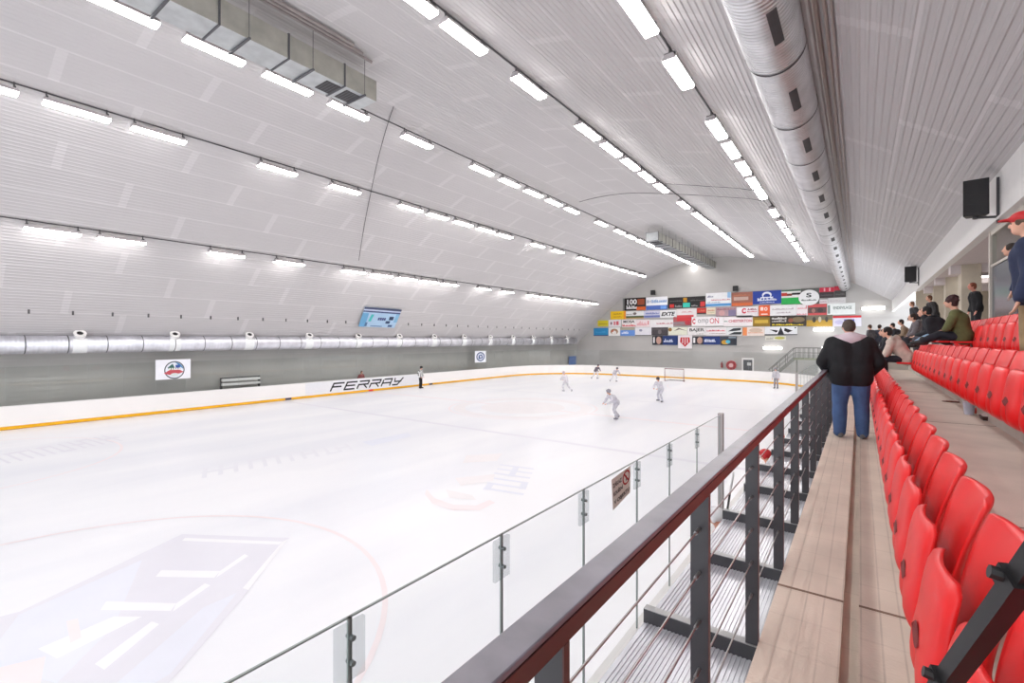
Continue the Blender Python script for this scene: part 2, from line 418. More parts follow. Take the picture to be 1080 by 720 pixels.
    if headwear is None or headwear[0] == 'cap':
        mb = MB(); mb.ell(hd + fwd @ V(0, -.022, .028), .089, .099, .103, M=fwd); mb.ell(hd + fwd @ V(0, -.048, -.022), .082, .07, .09, M=fwd)
        for sx in (-1, 1): mb.ell(hd + fwd @ V(sx * .07, .01, .02), .022, .045, .05, M=fwd)
        if hairstyle == 'long':
            mb.cap(hd + fwd @ V(0, -.06, .0), .075, hd + fwd @ V(0, -.07, -.20), .055)
        if hairstyle == 'curly':
            random.seed(3)
            for i in range(26):
                a, b = random.uniform(0, 2 * PI), random.uniform(-.1, 1.4)
                mb.ell(hd + fwd @ V(.09 * math.cos(a) * math.cos(b), -.03 + .095 * math.sin(a) * math.cos(b), .03 + .10 * math.sin(b)), .03, .03, .03, n=8, k=6)
        me = remesh(mb, .016, 3); me.materials.append(mat('hair_%d_%d_%d' % hair, hair, .7, noise=.25, nscale=30, bump=.4, bscale=80)); link('hair', me, root)
    if headwear:
        kind, rgb = headwear; mb = MB()
        if kind == 'helmet':
            mb.ell(hd + fwd @ V(0, -.01, .035), .105, .128, .112, M=fwd); mb.ell(hd + fwd @ V(0, .07, .05), .085, .06, .05, M=fwd)
            for s in (-1, 1): mb.ell(hd + fwd @ V(s * .09, 0, -.03), .02, .04, .05, M=fwd)
        elif kind == 'cap':
            mb.ell(hd + fwd @ V(0, -.005, .062), .098, .112, .075, M=fwd); mb.ell(hd + fwd @ V(0, .12, .058), .07, .085, .014, M=fwd)
        me = remesh(mb, .014, 3); me.materials.append(mat('headwear_%d_%d_%d' % rgb, rgb, .5, noise=.06)); link(kind, me, root)
    if hood:
        mb = MB(); n = A['neck']
        for t in range(9):
            a = PI * (.10 + .80 * t / 8) + PI
            mb.ell(n + V(.155 * math.cos(a) * g ** .5, .02 + .10 * math.sin(a), .01 + .02 * math.sin(3 * a)), .065, .06, .062)
        mb.ell(n + V(0, -.12, -.03), .15, .06, .075)
        me = remesh(mb, .02, 4); me.materials.append(mat('cloth_%d_%d_%d' % hood, hood, .9, noise=.1, nscale=9)); link('hood', me, root)
    if face:
        for s in (-1, 1):
            e = MB(); e.ell(hd + fwd @ V(s * .031, .083, .012), .010, .008, .006, n=10, k=6, M=fwd); e.build('eye', mat('eye_dark', (38, 28, 24), .3, noise=.02), root, smooth=True)
        e = MB(); e.ell(hd + fwd @ V(0, .088, -.062), .022, .008, .006, n=10, k=6, M=fwd); e.build('mouth', mat('lip', (164, 92, 84), .5, noise=.02), root, smooth=True)
    return root

# ------------------------------------------------------------------ who is here
FACE_RINK = PI / 2
def on_floor(u, x, z, **k): return (x, y_at(u, x), z)
make_person('big man seen from behind at the railing, black jacket, pale pink hood and jeans', (-.11, 8.75, 0), .15, stand(.20, 'pocket', .135, 1.12), (24, 24, 28), (70, 96, 140), hair=(74, 60, 52), hood=(214, 196, 204), g=1.26, pitch=-.6, voxel=.013, shoes=(120, 118, 120), puffy=.03)
make_person('person in red cap, navy jacket and khaki trousers standing on the upper terrace', (1.44, 7.05, 1.0), FACE_RINK - .35, stand(.05, 'down', .10, 1.), (38, 46, 74), (150, 128, 96), skin=(222, 164, 146), headwear=('cap', (196, 28, 34)), voxel=.012, face=True, g=1.08, puffy=.02, hair=(90, 70, 55))
R3Y, R2Y, PITCH = 8.30 - 2 * .565, 4.86 - 2 * .565, .565
OCC = []                                   # folded-down seats: (row, y, label)
def snap(row, u, xh):
    y = y_at(u, xh); y0 = R3Y if row == 3 else R2Y
    return y0 + round((y - y0) / PITCH) * PITCH
def sitter(label, row, u, xh, lab_seat, rz, j, jacket, trousers, **k):
    y = snap(row, u, xh); OCC.append((row, y, lab_seat))
    return make_person(label, (1.66 if row == 3 else .90, y, 1.0 if row == 3 else .5), rz, j, jacket, trousers, **k)
sitter('seated person with dark curly hair and olive green jacket, feet up on the seats below', 3, 1011, 1.56, 'red seat folded down under the person in the olive green jacket', FACE_RINK - .25, sit(.22, 'knees', .60, feet=(.62, .44)), (98, 100, 62), (34, 34, 44), hair=(58, 28, 30), hairstyle='curly', voxel=.013, face=True, puffy=.012)
sitter('hunched person in black puffer jacket and light blue jeans resting face on hands', 3, 991, 1.50, 'red seat folded down under the hunched person in light jeans', FACE_RINK - .2, sit(.55, 'face', feet=(.60, .36)), (36, 36, 42), (150, 180, 208), hair=(30, 28, 28), voxel=.014, puffy=.04, face=True, hood=(32, 32, 38))
sitter('seated dark-haired person in black jacket leaning forward beside the hunched one', 3, 974, 1.36, 'red seat folded down under the person in black leaning forward', FACE_RINK, sit(.40, 'lap'), (40, 40, 46), (84, 80, 88), hair=(34, 28, 26), voxel=.014, face=True, puffy=.015)
make_person('brown-haired person in dark jacket standing by the concrete pillar above the seated group', (2.45, y_at(982, 2.35), 1.5), FACE_RINK + .3, stand(.2, 'down'), (52, 50, 52), (48, 48, 54), hair=(112, 74, 50), voxel=.015, face=True, puffy=.02)
make_person('person with dark jacket over a white hood standing behind the seated group', (2.16, y_at(963.5, 2.06), 1.5), FACE_RINK + .3, stand(.2, 'pocket'), (50, 50, 54), (64, 62, 66), hair=(124, 84, 58), hood=(226, 226, 230), voxel=.015, face=True, puffy=.02)
sitter('hunched person in beige hooded sweatshirt and dark trousers sitting beside the stair step', 2, 938, .56, 'red seat folded down under the beige hooded sweatshirt', FACE_RINK - .1, sit(.55, 'knees'), (206, 190, 178), (44, 44, 54), hair=(36, 30, 28), voxel=.014, hood=(206, 190, 178), face=True, puffy=.02)
sitter('seated person with light brown jacket holding hands together in front of the chest', 3, 950, 1.42, 'red seat folded down under the person in the light brown jacket', FACE_RINK, sit(.30, 'lap'), (150, 128, 108), (50, 48, 54), hair=(48, 36, 30), voxel=.015, face=True)
sitter('seated person in charcoal jacket with head bowed at the far end of the crowd', 3, 942, 1.30, 'red seat folded down under the person in charcoal', FACE_RINK - .2, sit(.55, 'lap'), (50, 50, 56), (52, 52, 58), hair=(40, 32, 30), voxel=.016)
sitter('seated person in grey hooded top between the light brown jacket and the black jacket', 3, 961, 1.36, 'red seat folded down under the person in the grey hooded top', FACE_RINK + .1, sit(.38, 'knees'), (112, 106, 110), (52, 50, 58), hair=(52, 40, 34), voxel=.015, hood=(120, 114, 118), face=True, puffy=.015)
sitter('seated person in black coat between the beige hooded one and the stair step', 2, 946, 1.0, 'red seat folded down under the person in the black coat', FACE_RINK + .1, sit(.35, 'knees'), (38, 38, 44), (60, 56, 62), hair=(70, 50, 40), voxel=.015, face=True, puffy=.02)
make_person('person in grey coat standing at the far end of the stand', (.50, 33.2, .5), .9, stand(.05, 'pocket'), (92, 90, 96), (60, 58, 64), hair=(92, 66, 52), voxel=.016)
make_person('person in dark blue coat standing beside the one in the grey coat', (.86, 33.6, .5), -.6, stand(.02, 'down'), (66, 70, 84), (58, 58, 66), hair=(62, 48, 42), voxel=.016)
make_person('reddish-haired man in black jacket standing on the concourse by the pale window post', (3.0, y_at(1030, 3.0), 1.5), FACE_RINK + .2, stand(.10, 'down'), (34, 34, 38), (44, 44, 50), hair=(150, 84, 62), skin=(220, 150, 130), voxel=.015, face=True, g=1.1)
make_person('person in navy coat standing on the concourse behind the one in the red cap', (2.45, y_at(1069, 2.3), 1.5), FACE_RINK - .2, stand(.22, 'down'), (36, 48, 78), (40, 50, 74), hair=(60, 50, 44), voxel=.015)
# on the ice
P = lambda u, v: on_z(u, v, ICE)
make_person('referee in striped shirt and black trousers standing by the far boards', P(443.5, 409.3), -1.3, stand(.04, 'pocket'), (220, 220, 220), (28, 28, 32), headwear=('helmet', (34, 32, 34)), stripes=True, voxel=.018, shoes=(30, 30, 32), scale=1.06)
WH, LG = (232, 230, 234), (206, 204, 212)
make_person('skater in white jersey bent forward in the middle of the ice', P(650, 442), 2.6, skate(.35, .7), LG, LG, headwear=('helmet', (150, 148, 158)), voxel=.018, shoes=(120, 118, 126), scale=1.05)
make_person('skater in pale grey kit with dark helmet skating before the goal', P(697, 424), 2.9, skate(.3, .45), (214, 212, 220), (206, 204, 214), headwear=('helmet', (70, 64, 70)), voxel=.018, shoes=(110, 108, 116), scale=1.06)
make_person('skater in dark jersey far off near the curved corner boards', P(628, 399.5), -1.9, skate(.25, .6), (122, 112, 122), (226, 224, 230), headwear=('helmet', (92, 82, 92)), voxel=.02, shoes=(120, 118, 126))
make_person('crouching skater in white kit with dark gloves right of the corner skater', P(648, 402.5), -2.2, skate(.3, .85), (196, 192, 200), (228, 226, 232), headwear=('helmet', (84, 74, 84)), voxel=.02, shoes=(120, 118, 126))
make_person('pale skater gliding along the corner boards, leftmost on the far ice', P(597, 413), 1.2, skate(.3, .4), (222, 218, 224), (226, 224, 230), headwear=('helmet', (200, 186, 192)), voxel=.02, shoes=(170, 168, 176))
make_person('linesman in grey kit and dark helmet at the far right boards', P(818.5, 409.5), 2.9, stand(.1, 'down'), (196, 192, 198), (150, 146, 154), headwear=('helmet', (140, 136, 142)), voxel=.018, shoes=(80, 78, 84))
# players' bench under the railing
for u, v, X, lab, jc in ((763, 513, -1.56, 'player in red jersey on the bench behind the end of the clear glass', (206, 30, 40)), (813, 462, -1.56, 'player in red and white kit standing mid-bench below the railing', (224, 70, 66)), (827, 444, -1.56, 'bench player in pale red jersey farthest along below the railing', (226, 120, 112))):
    y = y_at(u, X); make_person(lab, (X, y, ICE + .1), PI / 2, stand(.1, 'pocket'), jc, (40, 40, 46), headwear=('helmet', (236, 236, 238) if u < 800 else (200, 40, 44)), voxel=.018, scale=.97)
make_person('penalty-box attendant in dark red jacket standing behind the left board glass', (-32.62, y_at(381, -32.62), ICE), -PI / 2, stand(.05, 'pocket'), (150, 66, 66), (52, 50, 54), voxel=.02, hair=(70, 50, 44), scale=.94)


# ------------------------------------------------------------------ arch section
ARCH = [(-33.25, -4.3), (-33.2, -2.0), (-32.72, -.35), (-31.5, .75), (-29.3, 3.0), (-26.9, 5.0), (-24.5, 6.75), (-22.0, 8.05), (-19.3, 9.2), (-16.3, 9.85), (-13.0, 9.85), (-9.9, 9.28), (-6.87, 8.55), (-4.4, 7.85), (-1.4, 6.38), (2.2, 4.12), (2.62, 3.84)]
def cr(p0, p1, p2, p3, t):
    return tuple(.5 * (2 * p1[i] + (p2[i] - p0[i]) * t + (2 * p0[i] - 5 * p1[i] + 4 * p2[i] - p3[i]) * t * t + (3 * p1[i] - p0[i] - 3 * p2[i] + p3[i]) * t ** 3) for i in (0, 1))
SEC = []
for i in range(1, len(ARCH) - 1):
    p0, p1, p2 = ARCH[i - 1], ARCH[i], ARCH[i + 1]; p3 = ARCH[min(i + 2, len(ARCH) - 1)]
    for k in range(24): SEC.append(cr(p0, p1, p2, p3, k / 24))
SEC.append(ARCH[-1])
def roof_z(x):                  # world height of the roof above x
    for a, b in zip(SEC, SEC[1:]):
        if min(a[0], b[0]) <= x <= max(a[0], b[0]) and b[0] != a[0]: return H + a[1] + (b[1] - a[1]) * (x - a[0]) / (b[0] - a[0])
    return H + SEC[-1][1]
def roof_hit(u, v, gap=.0):     # ray against the left half of the roof
    d = ray(u, v); best = None
    for a, b in zip(SEC, SEC[1:]):
        # d.x t = a.x+(b.x-a.x)k ; d.z t = a.z + (b.z-a.z)k
        ex, ez = b[0] - a[0], b[1] - a[1]
        det = d.x * (-ez) + ex * d.z
        if abs(det) < 1e-9: continue
        t = (a[0] * (-ez) + ex * a[1]) / det; k = (d.x * a[1] - d.z * a[0]) / det
        if 0 <= k <= 1 and t > 0:
            t *= 1 - gap; best = Vector((d.x * t, d.y * t, H + d.z * t)); break
    return best

# ------------------------------------------------------------------ setting
YB = -16.0
def build_shell():
    # ribbed roof: walk the arch and raise a rib every .17 m
    pts = []; uvs = []; s = 0.; prev = None; acc = []
    dense = []
    for a, b in zip(SEC, SEC[1:]):
        for k in range(8): dense.append((a[0] + (b[0] - a[0]) * k / 8, a[1] + (b[1] - a[1]) * k / 8))
    dense.append(SEC[-1])
    L = [0.]
    for a, b in zip(dense, dense[1:]): L.append(L[-1] + math.hypot(b[0] - a[0], b[1] - a[1]))
    def at(s):
        lo, hi = 0, len(L) - 1
        while hi - lo > 1:
            m = (lo + hi) // 2
            if L[m] <= s: lo = m
            else: hi = m
        k = (s - L[lo]) / max(1e-9, L[hi] - L[lo]); a, b = dense[lo], dense[hi]
        d = Vector((b[0] - a[0], 0, b[1] - a[1])).normalized(); n = Vector((d.z, 0, -d.x))   # inward: down / to the room
        return Vector((a[0] + (b[0] - a[0]) * k, 0, a[1] + (b[1] - a[1]) * k)), n
    P = .17; n = int(L[-1] / P); prof = []
    for i in range(n):
        for f, h in ((0., 0.), (.50, 0.), (.62, .016), (.88, .016)):
            sv = (i + f) * P; p, nn = at(sv); p = p + nn * h * (.6 if p.x < -8 else 1.15); prof.append((p.x, p.z + H, sv))
    p, nn = at(L[-1]); prof.append((p.x, p.z + H, L[-1]))
    ys = [YB, YW]; mb = MB(); mb.uv = []
    vs = []
    for y in ys:
        for (x, z, sv) in prof: vs.append((x, y, z)); mb.uv.append((y, sv))
    m = len(prof)
    mb.add(vs, [(i, i + 1, m + i + 1, m + i) for i in range(m - 1)])
    mb.build('ceiling', M_CEIL, kind='structure')
    # end wall: polygon under the arch with faint horizontal sheets
    mb = MB(); w = [(x, z) for x, z in SEC] + [(6.5, 3.84), (6.5, -4.3)]
    w = [(-33.25, -4.3)] + w
    mb.add([(x, YW, z + H) for x, z in w], [tuple(range(len(w)))])
    for k in range(14):
        z = -3.9 + k * 1.0
        xs = [x for x, zz in SEC if zz > z]
        if xs: mb.box(min(xs) + .1, min(max(xs), 6) if z > 3.8 else 6.4, YW - .03, YW, z + H, z + H + .05)
    mb.build('wall_far', M_WALLEND, kind='structure')
    # low wall behind the left boards, horizontal ribs
    mb = MB()
    for k in range(15):
        z = -4.25 + k * .24
        mb.hexa([(-33.2, YB, z + H), (-33.0, YB, z + H), (-33.0, YW, z + H), (-33.2, YW, z + H)], [(-33.2, YB, z + H + .21), (-33.012, YB, z + H + .21), (-33.012, YW, z + H + .21), (-33.2, YW, z + H + .21)])
    mb.box(-33.2, -33.028, YB, YW, H - 4.25, H - .68); mb.box(-33.15, -32.9, YB, YW, H - 1.02, H - .78)
    mb.build('wall_left', M_WALLSHADE, kind='structure')
    # ice, with the painted marks under it
    mb = MB(); mats = [M_ICE]
    mb.box(-33.2, -.2, YB, YW, ICE - .1, ICE - .004)
    def mark(rgb):
        mats.append(mat('ice_mark_%d_%d_%d' % rgb, rgb, .3, noise=.015, nscale=1.5, spec=.35)); return len(mats) - 1
    lvl = [0]
    def poly(pts, mi):
        lvl[0] += 1; z = ICE + .00003 * lvl[0]
        mb.add([(p[0], p[1], z) for p in pts], [tuple(range(len(pts)))], mi)
    def ring(cx, cy, r, w, mi, ry=None):
        ry = ry or r; n = 72; lvl[0] += 1; z = ICE + .00003 * lvl[0]; vs = []
        for k in range(n):
            a = 2 * PI * k / n
            vs += [(cx + r * math.cos(a), cy + ry * math.sin(a), z), (cx + (r + w) * math.cos(a), cy + (ry + w) * math.sin(a), z)]
        mb.add(vs, [(2 * k, 2 * k + 1, (2 * k + 3) % (2 * n), (2 * k + 2) % (2 * n)) for k in range(n)], mi)
    gl, gd, pk, bl, lr = mark((236, 236, 242)), mark((231, 230, 238)), mark((247, 236, 238)), mark((233, 235, 245)), mark((243, 239, 241))
    wh, rd = mark((246, 246, 249)), mark((247, 236, 238))
    for yc, mi in ((24.3, pk), (17.0, gd), (31.4, gl)): poly([(XL + .1, yc - .15), (XR - .1, yc - .15), (XR - .1, yc + .15), (XL + .1, yc + .15)], mi)
    for cx in (-9.35, -24.6):
        for cy in (1.1, 44.5): ring(cx, cy, 4.95, .09, pk)
    ring(-17, 24.3, 4.5, .12, pk); ring(-17, 24.3, 3.6, .7, lr); ring(-17, 24.3, .01, 2.6, lr)
    poly([(XL + 2, 48), (XR - 2, 48), (XR - 2, 48.1), (XL + 2, 48.1)], pk)
    q = lambda *pp: [on_z(u, v, ICE) for u, v in pp]
    # big rink-side emblem near the glass: grey field with pale bars, blue lower half, red corner
    poly(q((192, 563), (305, 567), (255, 632), (205, 690), (160, 740), (-60, 740), (-20, 655), (20, 645)), gd)
    poly(q((150, 590), (20, 648), (-20, 700), (60, 720), (120, 660)), bl)
    poly(q((215, 640), (250, 625), (180, 710), (130, 740), (100, 740)), bl)
    poly(q((195, 567), (298, 571), (294, 574), (192, 570)), wh); poly(q((298, 571), (304, 568), (262, 622), (256, 620)), wh)
    poly(q((170, 601), (232, 602), (226, 609), (164, 608)), wh); poly(q((232, 602), (258, 584), (262, 586), (228, 609)), wh)
    poly(q((112, 634), (186, 636), (180, 644), (106, 643)), wh); poly(q((186, 636), (216, 615), (222, 617), (182, 645)), wh)
    poly(q((40, 684), (120, 650), (150, 650), (60, 694)), wh); poly(q((100, 700), (160, 655), (168, 658), (110, 706)), wh)
    poly(q((-10, 706), (48, 692), (40, 735), (-30, 735)), rd); poly(q((70, 655), (82, 652), (86, 672), (74, 678)), rd)
    # faint lettering and emblems farther out
    def scrawl(u0, v0, u1, v1, ht, mi, cnt):     # faint lettering too worn to read: slanted strokes
        a, b = on_z(u0, v0, ICE), on_z(u1, v1, ICE); d = (b - a); w = d.length; d.normalize(); n = Vector((-d.y, d.x, 0)); random.seed(cnt)
        for k in range(cnt):
            s0 = w * k / cnt; ww = w / cnt * .3
            p = a + d * s0 - n * ht / 2
            poly([p, p + d * ww, p + d * (ww + .3 * ht) + n * ht, p + d * .3 * ht + n * ht], mi)
            if k % 3 != 2:
                h0 = random.choice((0, .42, .82)) * ht; p2 = p + d * .3 * h0 + n * h0
                poly([p2, p2 + d * w / cnt * 1.1, p2 + d * w / cnt * 1.1 + n * ht * .17, p2 + n * ht * .17], mi)
    scrawl(-40, 492, 118, 462, 1.9, gd, 14)
    scrawl(206, 500, 372, 470, 1.3, gl, 12)
    scrawl(529, 521, 546, 490, 1.2, bl, 6)
    poly(q((382, 466), (430, 456), (434, 460), (392, 470)), bl)
    ra = q((450, 516), (458, 525), (478, 532), (502, 533), (516, 527)); rb = q((448, 521), (456, 531), (478, 538), (506, 538), (522, 530))
    for i in range(4): poly([ra[i], ra[i + 1], rb[i + 1], rb[i]], rd)
    poly(q((470, 516), (498, 522), (502, 527), (474, 525)), lr); poly(q((480, 504), (522, 500), (520, 507), (486, 512)), lr); poly(q((492, 480), (530, 478), (524, 486), (488, 488)), lr)
    mb.build('floor_ice', mats, kind='structure')
    # seat-side concrete: aisle, terraces, concourse
    YE = 36.
    mb = MB(); mb.box(-.40, -.075, -4, YE, -.35, 0); mb.box(-.005, .42, -4, YE, -.35, 0); mb.box(-.075, -.005, -4, YE, -.35, -.07)
    for y in (3.26, 9.4, 15.5, 21.6, 27.7):
        mb.box(-.401, -.075, y - .012, y + .012, -.34, .0012, 1); mb.box(-.005, .421, y - .012, y + .012, -.34, .0012, 1)
    mb.build('floor_aisle', [M_FLOOR, mat('joint_dark', (128, 106, 90), .9, noise=.1)], kind='structure')
    jd = MATS['joint_dark']
    mb = MB(); mb.box(.42, 1.25, -4, YE, -.35, .5)
    for y in (3.55, 7.5, 11.6, 15.6): mb.box(.43, 1.25, y - .01, y + .01, .3, .5012, 1)
    mb.build('floor_walkway', [M_STEP, jd], kind='structure')
    mb = MB(); mb.box(1.25, 2.05, -4, YE, -.35, 1.0); mb.box(1.235, 1.25, -4, YE, .5, 1.0, 1); mb.build('floor_upper_terrace', [M_STEP, M_RISER], kind='structure')
    mb = MB(); mb.box(2.05, 7.2, -4, YE, -.35, 1.5); mb.box(2.035, 2.05, -4, YE, 1.0, 1.5, 1); mb.build('floor_concourse', [M_STEP, M_RISER], kind='structure')
    mb = MB(); mb.box(.50, 1.23, 19.6, 20.8, .5, .74); mb.box(.85, 1.23, 19.6, 20.8, .74, .98); mb.build('floor_stair_step', M_RISER, kind='structure')
    # fascia and soffit over the concourse, its wall, pillars
    mb = MB(); mb.box(2.58, 2.75, -6, YW, H + 2.74, H + 4.6); mb.box(2.53, 2.58, -6, YW, H + 2.74, H + 2.80); mb.build('trim_fascia', M_WHITE, kind='structure')
    mb = MB(); mb.box(2.75, 7.2, -6, YE, H + 2.78, H + 2.95)
    for y in (24.5, 29, 33.5): mb.box(2.76, 7.2, y - .25, y + .25, H + 2.45, H + 2.78)
    mb.build('ceiling_concourse', M_SOFFIT, kind='structure')
    mb = MB(); mb.box(6.6, 6.8, -4, YE, 1.5, H + 2.8); mb.build('wall_right', M_WHITE, kind='structure')
    mb = MB(); mb.box(2.6, 6.8, YE - .2, YE, 1.5, H + 2.8); mb.build('wall_concourse_end', M_PILLAR, kind='structure')
    for x0, x1, y0, y1 in ((3.05, 3.6, 24.2, 24.9), (3.1, 3.6, 28.7, 29.3), (3.1, 3.6, 33.2, 33.8), (3.1, 3.6, 17.6, 17.75)):
        if y1 - y0 < .3: continue
        mb = MB(); mb.box(x0, x1, y0, y1, 1.5, H + 2.78, bev=.02)
        for z in (2.4, 3.3): mb.box(x0 - .003, x1 + .003, y0 - .003, y1 + .003, z, z + .012)
        mb.build('pillar_concrete', M_PILLAR, kind='structure')
    # glazed screen of the concourse: frame post, head, dark lower pane
    mb = MB(); mb.box(2.66, 2.78, 16.9, 17.05, 1.5, H + 2.74); mb.box(2.68, 2.76, 17.05, 14.0, H + 2.62, H + 2.74); mb.box(2.68, 2.76, 13.9, 14.0, 1.5, H + 2.74); mb.box(2.68, 2.76, 14, 16.9, 3.30, 3.36)
    fr = mb.build('window_1', mat('pale_frame', (214, 206, 196), .5, noise=.03), kind='structure')
    mb = MB(); mb.box(2.705, 2.715, 14.0, 16.9, 1.55, 3.3); mb.build('pane', mat('dark_window_pane', (60, 68, 82), .15, noise=.1, spec=.6), fr)
    mb = MB(); mb.box(2.705, 2.715, 14.0, 16.9, 3.36, H + 2.62); mb.build('pane', M_GLASSFAR, fr)
    # long dark support strip under the aisle edge, wall below it
    mb = MB(); mb.box(-.40, -.36, -4, YE, ICE, -.35); mb.build('wall_bench_back', M_RISER, kind='structure')
    # bench floor
    mb = MB(); mb.box(XR + .1, -.40, -3, 22, ICE, ICE + .1); mb.build('floor_bench', mat('rubber_floor', (70, 70, 72), .9, noise=.1), kind='structure')
build_shell()

# ------------------------------------------------------------------ rink boards and glass
RC = 8.5
def path_pts(kind):
    if kind == 'left': return [Vector((XL, YN, 0)), Vector((XL, YF - RC, 0))]
    if kind == 'right': return [Vector((XR, YF - RC, 0)), Vector((XR, YN, 0))]
    pts = [Vector((XL, YF - RC, 0))]
    for k in range(1, 13): a = PI - PI / 2 * k / 12; pts.append(Vector((XL + RC + RC * math.cos(a), YF - RC + RC * math.sin(a), 0)))
    for k in range(0, 13): a = PI / 2 - PI / 2 * k / 12; pts.append(Vector((XR - RC + RC * math.cos(a), YF - RC + RC * math.sin(a), 0)))
    return pts
def sweep(mb, pts, a, b, z0, z1, mi=0):   # a..b measured outward from the rink
    n = len(pts); L = []
    for i, p in enumerate(pts):
        d = (pts[min(i + 1, n - 1)] - pts[max(i - 1, 0)]).normalized(); o = Vector((-d.y, d.x, 0))
        L.append([p + o * a + V(0, 0, z0), p + o * b + V(0, 0, z0), p + o * b + V(0, 0, z1), p + o * a + V(0, 0, z1)])
    vs = [q for r in L for q in r]
    fs = [(i * 4 + k, i * 4 + (k + 1) % 4, i * 4 + 4 + (k + 1) % 4, i * 4 + 4 + k) for i in range(n - 1) for k in range(4)] + [(0, 1, 2, 3), tuple(n * 4 - 4 + k for k in range(4))[::-1]]
    mb.add(vs, fs, mi)
def resample(pts, step):
    out = []; L = [0]
    for a, b in zip(pts, pts[1:]): L.append(L[-1] + (b - a).length)
    n = max(1, round(L[-1] / step))
    for i in range(n + 1):
        s = L[-1] * i / n
        for k in range(len(L) - 1):
            if L[k] <= s <= L[k + 1] + 1e-6: out.append(pts[k].lerp(pts[k + 1], (s - L[k]) / max(1e-9, L[k + 1] - L[k]))); break
    return out
GT = H - 1.31                   # top of the glass
M_SEAM = mat('glass_edge', (150, 160, 158), .3, noise=.03)
M_CAP = mat('board_cap', (226, 224, 222), .4, noise=.02)
def boards(kind, label):
    pts = path_pts(kind); base = Vector((pts[0].x, pts[0].y, ICE))
    root = thing('rink_boards', label, 'rink boards', base)
    sub = resample(pts, 1.1) if kind == 'far' else pts
    mb = MB(); sweep(mb, sub, 0, .10, ICE + .17, ICE + BH - .03); fix_normals(mb.build('board', M_BOARD, root, base))
    mb = MB(); sweep(mb, sub, -.015, .10, ICE + .015, ICE + .17); fix_normals(mb.build('kick_plate', M_KICK, root, base))
    mb = MB(); sweep(mb, sub, -.01, .11, ICE + BH - .03, ICE + BH); fix_normals(mb.build('top_rail', M_CAP, root, base))
    return root, pts, base
def pane(root, base, p, q, gm, clamp=None, zt=GT):
    d = (q - p).normalized(); o = Vector((-d.y, d.x, 0)); p2, q2 = p + d * .008 + o * .05, q - d * .008 + o * .05
    z0, z1 = ICE + BH, zt
    mb = MB(); mb.add([p2 + V(0, 0, z0), q2 + V(0, 0, z0), q2 + V(0, 0, z1), p2 + V(0, 0, z1)], [(0, 1, 2, 3)])
    g = mb.build('glass_pane', gm, root, base)
    e = MB(); t = .006
    for a, b in ((p2, p2 + d * .008), ):
        e.hexa([a - o * t + V(0, 0, z0), b - o * t + V(0, 0, z0), b + o * t + V(0, 0, z0), a + o * t + V(0, 0, z0)], [a - o * t + V(0, 0, z1), b - o * t + V(0, 0, z1), b + o * t + V(0, 0, z1), a + o * t + V(0, 0, z1)])
    e.hexa([p2 - o * t + V(0, 0, z1 - .008), q2 - o * t + V(0, 0, z1 - .008), q2 + o * t + V(0, 0, z1 - .008), p2 + o * t + V(0, 0, z1 - .008)], [p2 - o * t + V(0, 0, z1), q2 - o * t + V(0, 0, z1), q2 + o * t + V(0, 0, z1), p2 + o * t + V(0, 0, z1)])
    e.build('pane_edge', M_SEAM, g, base)
    return g
BL, PL, B0 = boards('left', 'long white rink boards with yellow kick plate and big FERRAY lettering')
for a, b in zip(resample(PL, 1.45), resample(PL, 1.45)[1:]): pane(BL, B0, a, b, M_GLASSFAR)
for yc, rgb in ((24.3, (214, 60, 40)), (17.4, (60, 62, 90)), (31.0, (70, 66, 80))):
    mb = MB(); mb.box(XL + .013, XL + .02, yc - .22, yc + .22, ICE + .02, ICE + .165); mb.build('line_mark', cmat(rgb), BL, B0)
BF, PF, B1 = boards('far', 'white rink boards curving round the far end of the ice')
rp = resample(PF, 1.5)
for a, b in zip(rp, rp[1:]): pane(BF, B1, a, b, M_GLASSFAR)
BR, PR, B2 = boards('right', 'near rink boards with tall clear glass below the stand')
ys = [-1.04, .16, 1.36, 2.54, 3.72, 4.95, 6.04, 7.30, 8.70]
M_EDGE = mat('dark_glass_joint', (120, 126, 126), .35, noise=.03)
for a, b in zip(ys, ys[1:]):
    pane(BR, B2, V(XR, b, 0), V(XR, a, 0), M_GLASS)
for yv in ys[1:-1]:
    mb = MB(); mb.box(XR + .045, XR + .056, yv - .006, yv + .006, ICE + BH, GT); mb.build('glass_joint', M_EDGE, BR, B2)
    mb = MB(); mb.box(XR + .04, XR + .062, yv - .085, yv + .075, GT - .30, GT - .03)
    cl = mb.build('glass_clamp', M_CLAMP, BR, B2)
    for z in (.10, .22):
        b = MB(); b.tube([(XR + .03, yv, GT - z), (XR + .078, yv, GT - z)], .013, 10); b.build('bolt', M_EDGE, cl, B2)
mb = MB(); mb.box(XR + .02, XR + .10, 8.70, 8.80, ICE + BH, GT + .03); mb.build('end_post', mat('end_post_metal', (176, 168, 166), .4, metal=.4, noise=.05), BR, B2)
rp = [21.0 + 1.5 * k for k in range(16)]
for a, b in zip(rp, rp[1:]): pane(BR, B2, V(XR, b, 0), V(XR, a, 0), M_GLASSFAR)
mb = MB(); mb.box(XR + .02, XR + .10, 20.9, 21.0, ICE + BH, GT + .03); mb.build('end_post', MATS['end_post_metal'], BR, B2)

